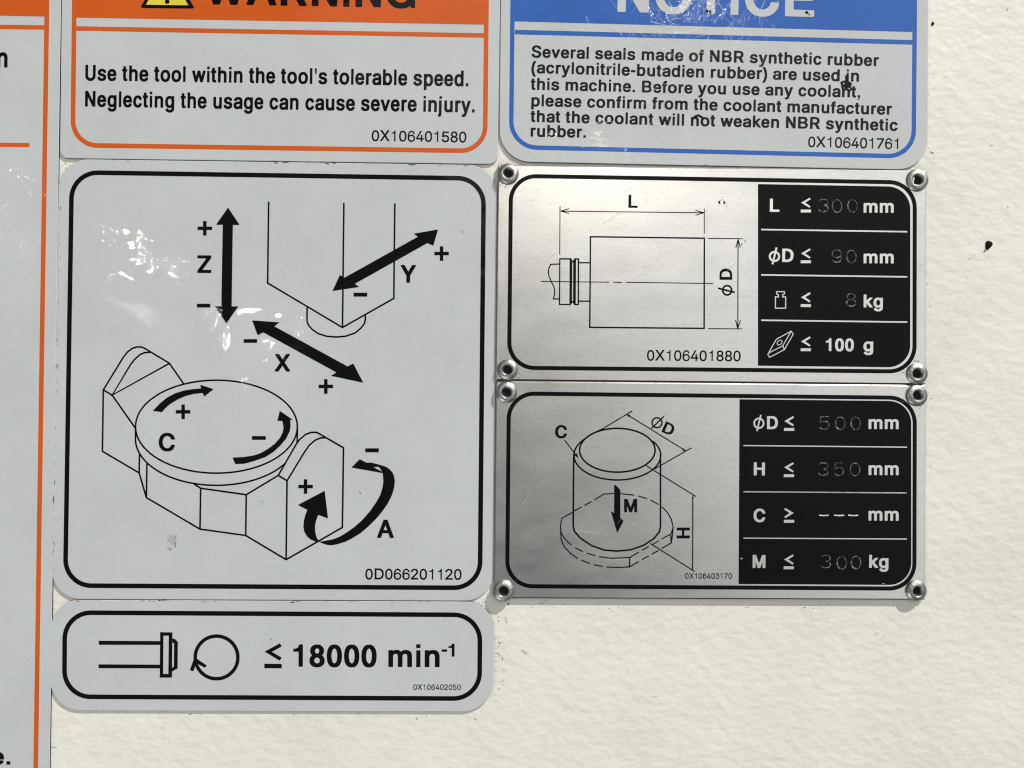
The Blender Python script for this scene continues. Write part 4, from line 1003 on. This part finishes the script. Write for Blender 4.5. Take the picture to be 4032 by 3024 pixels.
for a in (((1832, 112), (1830, 757)), ((1460, 530), (1847, 775)),
          ((783, 260), (693, 310), (681, 360), (680, 410), (690, 450), (720, 495), (775, 545)),
          ((800, 247), (863, 213)), ((888, 200), (950, 165)), ((975, 150), (1058, 100), (1145, 97)), ((1200, 97), (1323, 110)), ((1355, 117), (1432, 140)), ((1462, 152), (1535, 192)),
          ((1560, 210), (1610, 260), (1645, 320), (1660, 390), (1655, 455), (1645, 525), (1560, 575)), ((1660, 395), (1640, 450), (1560, 492)), ((1640, 450), (1643, 522)),
          ((1535, 508), (1480, 540)), ((1448, 557), (1390, 590)), ((1362, 606), (1283, 653), (1120, 660), (1015, 646)), ((983, 638), (907, 615)), ((875, 602), (805, 567)),
          ((1533, 592), (1475, 624)), ((1448, 640), (1388, 672)), ((1363, 688), (1280, 735), (1180, 740), (1080, 736)), ((1281, 655), (1280, 733)),
          ((681, 420), (684, 490), (705, 550), (760, 613), (830, 663)), ((860, 676), (937, 707)), ((968, 716), (1047, 731))):
    p.line(S('O', *a), TH3)
p.build()
p = Part('load_arrow', M['enamel'], PT + 2 * LAYER, T7)
p.poly(S('O', (1147, 20), (1158, 20), (1200, 65), (1200, 305), (1228, 335), (1173, 440), (1117, 248), (1146, 265)))
p.build()
each('drawing_letter', M['enamel'], PT + 2 * LAYER, T7, T('C', S('K', (632, 940)), S('K', (735, 941)), 50.5),
     T('M', S('O', (1233, 260)), S('O', (1347, 260)), 53), T('H', S('O', (1806, 487)), S('O', (1806, 392)), 52))
p = Part('drawing_letter', M['enamel'], PT + 2 * LAYER, T7)
p.text('D', S('K', (1557, 885)), S('K', (1644, 925)), 46)
phi(p, S('K', (1520, 806)), 19.5, 19.5, S('K', (1579, 751)), S('K', (1471, 857)), 6)
p.build()
p = Part('part_number', M['enamel'], PT + LAYER, T7)
p.text('0X106403170', (2697, 2278.6), (2882.4, 2279), 22.5, 'R')
p.build()
for f, x, y, r in (('K', 209, 542, 41.5), ('L', 1574, 569, 42.5), ('O', 184, 944, 42.5), ('P', 1570, 944, 42)):
    rivet(T7, S(f, (x, y)), r)

# ------------------------------------------------------------------ dirt on the wall
R6 = (3600, 800, 5.12)


def blob(name, label, outline, h):
    """a raised drop of dried grime"""
    c = (sum(x for x, _ in outline) / len(outline), sum(y for _, y in outline) / len(outline))
    w0 = at(c, 0)
    bm = bmesh.new()
    rows = []
    for k, hh in ((1.0, 0.0), (.93, .55), (.75, .85), (.4, 1.0)):
        row = []
        for x, y in outline:
            v = at((c[0] + (x - c[0]) * k, c[1] + (y - c[1]) * k), 0) - w0
            row.append(bm.verts.new((v.x, -hh * h - 0.00002, v.z)))
        rows.append(row)
    n = len(outline)
    for a, b in zip(rows, rows[1:]):
        for i in range(n):
            bm.faces.new((a[i], a[(i + 1) % n], b[(i + 1) % n], b[i]))
    bm.faces.new(rows[-1])
    bmesh.ops.recalc_face_normals(bm, faces=bm.faces)
    if sum(f.normal.y for f in bm.faces) > 0:
        for f in bm.faces:
            f.normal_flip()
    for f in bm.faces:
        f.smooth = True
    me = bpy.data.meshes.new(name)
    bm.to_mesh(me)
    bm.free()
    me.materials.append(M['grime'])
    o = link(name, me, None, label)
    o['category'] = 'dirt spot'
    o['group'] = 'black grime spots on the wall'
    o.location = w0
    bpy.context.view_layer.update()
    return o


b1 = blob('grime_spot', 'black drop-shaped spot with a short brown tail on the bare wall', S(R6, (1435, 790), (1460, 765), (1500, 755), (1535, 775), (1570, 785), (1578, 825), (1560, 870), (1525, 900), (1490, 942), (1450, 925), (1432, 860)), 0.0004)
p = Part('tail', M['brown'], 0.00006, b1)
p.poly(S(R6, (1440, 870), (1470, 925), (1455, 940), (1420, 992), (1398, 990), (1402, 965), (1425, 925)))
p.build()
blob('grime_spot', 'tiny round black spot on the wall beside the blue NOTICE sign', ellipse(S('D', (1487, 207)), 5.4, 7.2, n=12), 0.0003)
R7, R8 = (2000, 2274, SC), (3032, 2274, SC)
strokes('scuff', M['faint'], 0.00005, wall, ((R6, ((1078, 1118), (1098, 1148)), 4), (R6, ((1110, 1118), (1160, 1113)), 2.5), (R6, ((1180, 1070), (1202, 1052)), 2.5), (R6, ((1885, 55), (1880, 82)), 5),
                  (R6, ((2112, 520), (2122, 528)), 3), (R7, ((118, 630), (145, 645), (168, 664)), 4), (R7, ((125, 655), (155, 672)), 2), (R7, ((907, 288), (913, 296)), 5),
                  (R7, ((1262, 1042), (1308, 1033)), 2), (R7, ((1773, 240), (1780, 250)), 5), ('D', ((2130, 95), (2145, 72)), 4), ('D', ((1985, 1262), (2000, 1270), (2015, 1262)), 3.5),
                  (R7, ((340, 198), (310, 215), (300, 235), (270, 215)), 2), (R8, ((85, 750), (98, 755), (96, 768)), 2), (R8, ((905, 505), (940, 482)), 1.8), (R8, ((985, 500), (1000, 525)), 1.6),
                  (R8, ((308, 408), (312, 413)), 4), (R8, ((500, 352), (510, 360)), 3), ('O', ((200, 1180), (212, 1225)), 4), ('Q', ((445, 927), (495, 929)), 2.5),
                  ('Q', ((1408, 765), (1425, 750)), 3), ('M', ((472, 870), (480, 876)), 4), ('L', ((1820, 485), (1830, 487)), 3), ('L', ((1790, 780), (1796, 786)), 3)))

# grit caught along the sign edges
rg = random.Random(5)
runs = [((1948, 2480), (1950, 2760), 26), ((1962, 2420), (1990, 2700), 14), ((700, 2815), (1900, 2822), 16), ((2050, 2385), (3560, 2392), 12), ((3660, 1100), (3664, 2200), 12),
        ((205, 2440), (215, 2470), 2), ((1958, 640), (1975, 660), 4), ((240, 640), (262, 660), 3), ((1960, 2290), (2010, 2400), 8), ((3665, 60), (3668, 640), 6)]
for a, b, n in runs:
    for _ in range(n):
        t = rg.random()
        c = (a[0] + (b[0] - a[0]) * t + rg.gauss(0, 5), a[1] + (b[1] - a[1]) * t + rg.gauss(0, 6))
        d = rg.uniform(0, 6.28)
        l = abs(rg.gauss(5, 4)) + 2
        strokes('grime_fleck', M['faint'] if rg.random() < .6 else M['grime'], 0.00005, wall, ((None, [c, (c[0] + math.cos(d) * l, c[1] + math.sin(d) * l)], rg.uniform(1.2, 3.2)),))

# dark grit lodged in the seams between the signs, and rubbed dirt around the rivets
rg = random.Random(9)
for a, b, n, par, hh in (((236, 800), (205, 2300), 34, D4, TH), ((260, 2361), (1900, 2368), 30, V5, TH), ((420, 626), (1880, 648), 22, D4, TH), ((2080, 642), (3560, 668), 14, T6, PT), ((2040, 1499), (3560, 1515), 18, T7, PT)):
    for _ in range(n):
        t = rg.random()
        c = (a[0] + (b[0] - a[0]) * t + rg.gauss(0, 1.5), a[1] + (b[1] - a[1]) * t + abs(rg.gauss(0, 2.5)) + 1)
        if abs(b[0] - a[0]) < 200:
            c = (c[0] + 3, c[1])
        ang = math.atan2(b[1] - a[1], b[0] - a[0]) + rg.gauss(0, .25)
        l = abs(rg.gauss(9, 9)) + 3
        strokes('grime_fleck', M['faint'] if rg.random() < .75 else M['grime'], hh + 5 * LAYER, par, ((None, [c, (c[0] + math.cos(ang) * l, c[1] + math.sin(ang) * l)], rg.uniform(1.2, 3.0)),))
for par, cs in ((T6, (S('G', (223, 185)), S('K', (217, 344)), S('L', (1573, 380)))), (T7, (S('K', (209, 542)), S('O', (184, 944)), S('L', (1574, 569))))):
    for c in cs:
        for _ in range(9):
            t = rg.uniform(0, 6.28)
            r = rg.uniform(43, 60)
            q = (c[0] + r * math.cos(t), c[1] + r * math.sin(t))
            if not (1962 < q[0] < 3636 and (q[1] > 690 or q[1] < 640) and q[1] < 2345):
                continue
            strokes('grime_fleck', M['faint'], PT + 5 * LAYER, par, ((None, [q, (q[0] + rg.gauss(0, 5), q[1] + rg.gauss(0, 5)), (q[0] + rg.gauss(0, 7), q[1] + rg.gauss(0, 7))], rg.uniform(1.2, 2.6)),))
# fine handling scratches across the bare metal
for par, box in ((T6, (2030, 740, 2950, 1420)), (T7, (2030, 1590, 2880, 2270))):
    for _ in range(16):
        c = (rg.uniform(box[0], box[2]), rg.uniform(box[1], box[3]))
        ang = rg.uniform(-1.2, .3)
        l = abs(rg.gauss(35, 30)) + 10
        strokes('scratch', M['trace'] if rg.random() < .5 else M['scratch'], PT + 4 * LAYER, par, ((None, [c, (c[0] + math.cos(ang) * l, c[1] + math.sin(ang) * l)], rg.uniform(.8, 1.6)),))
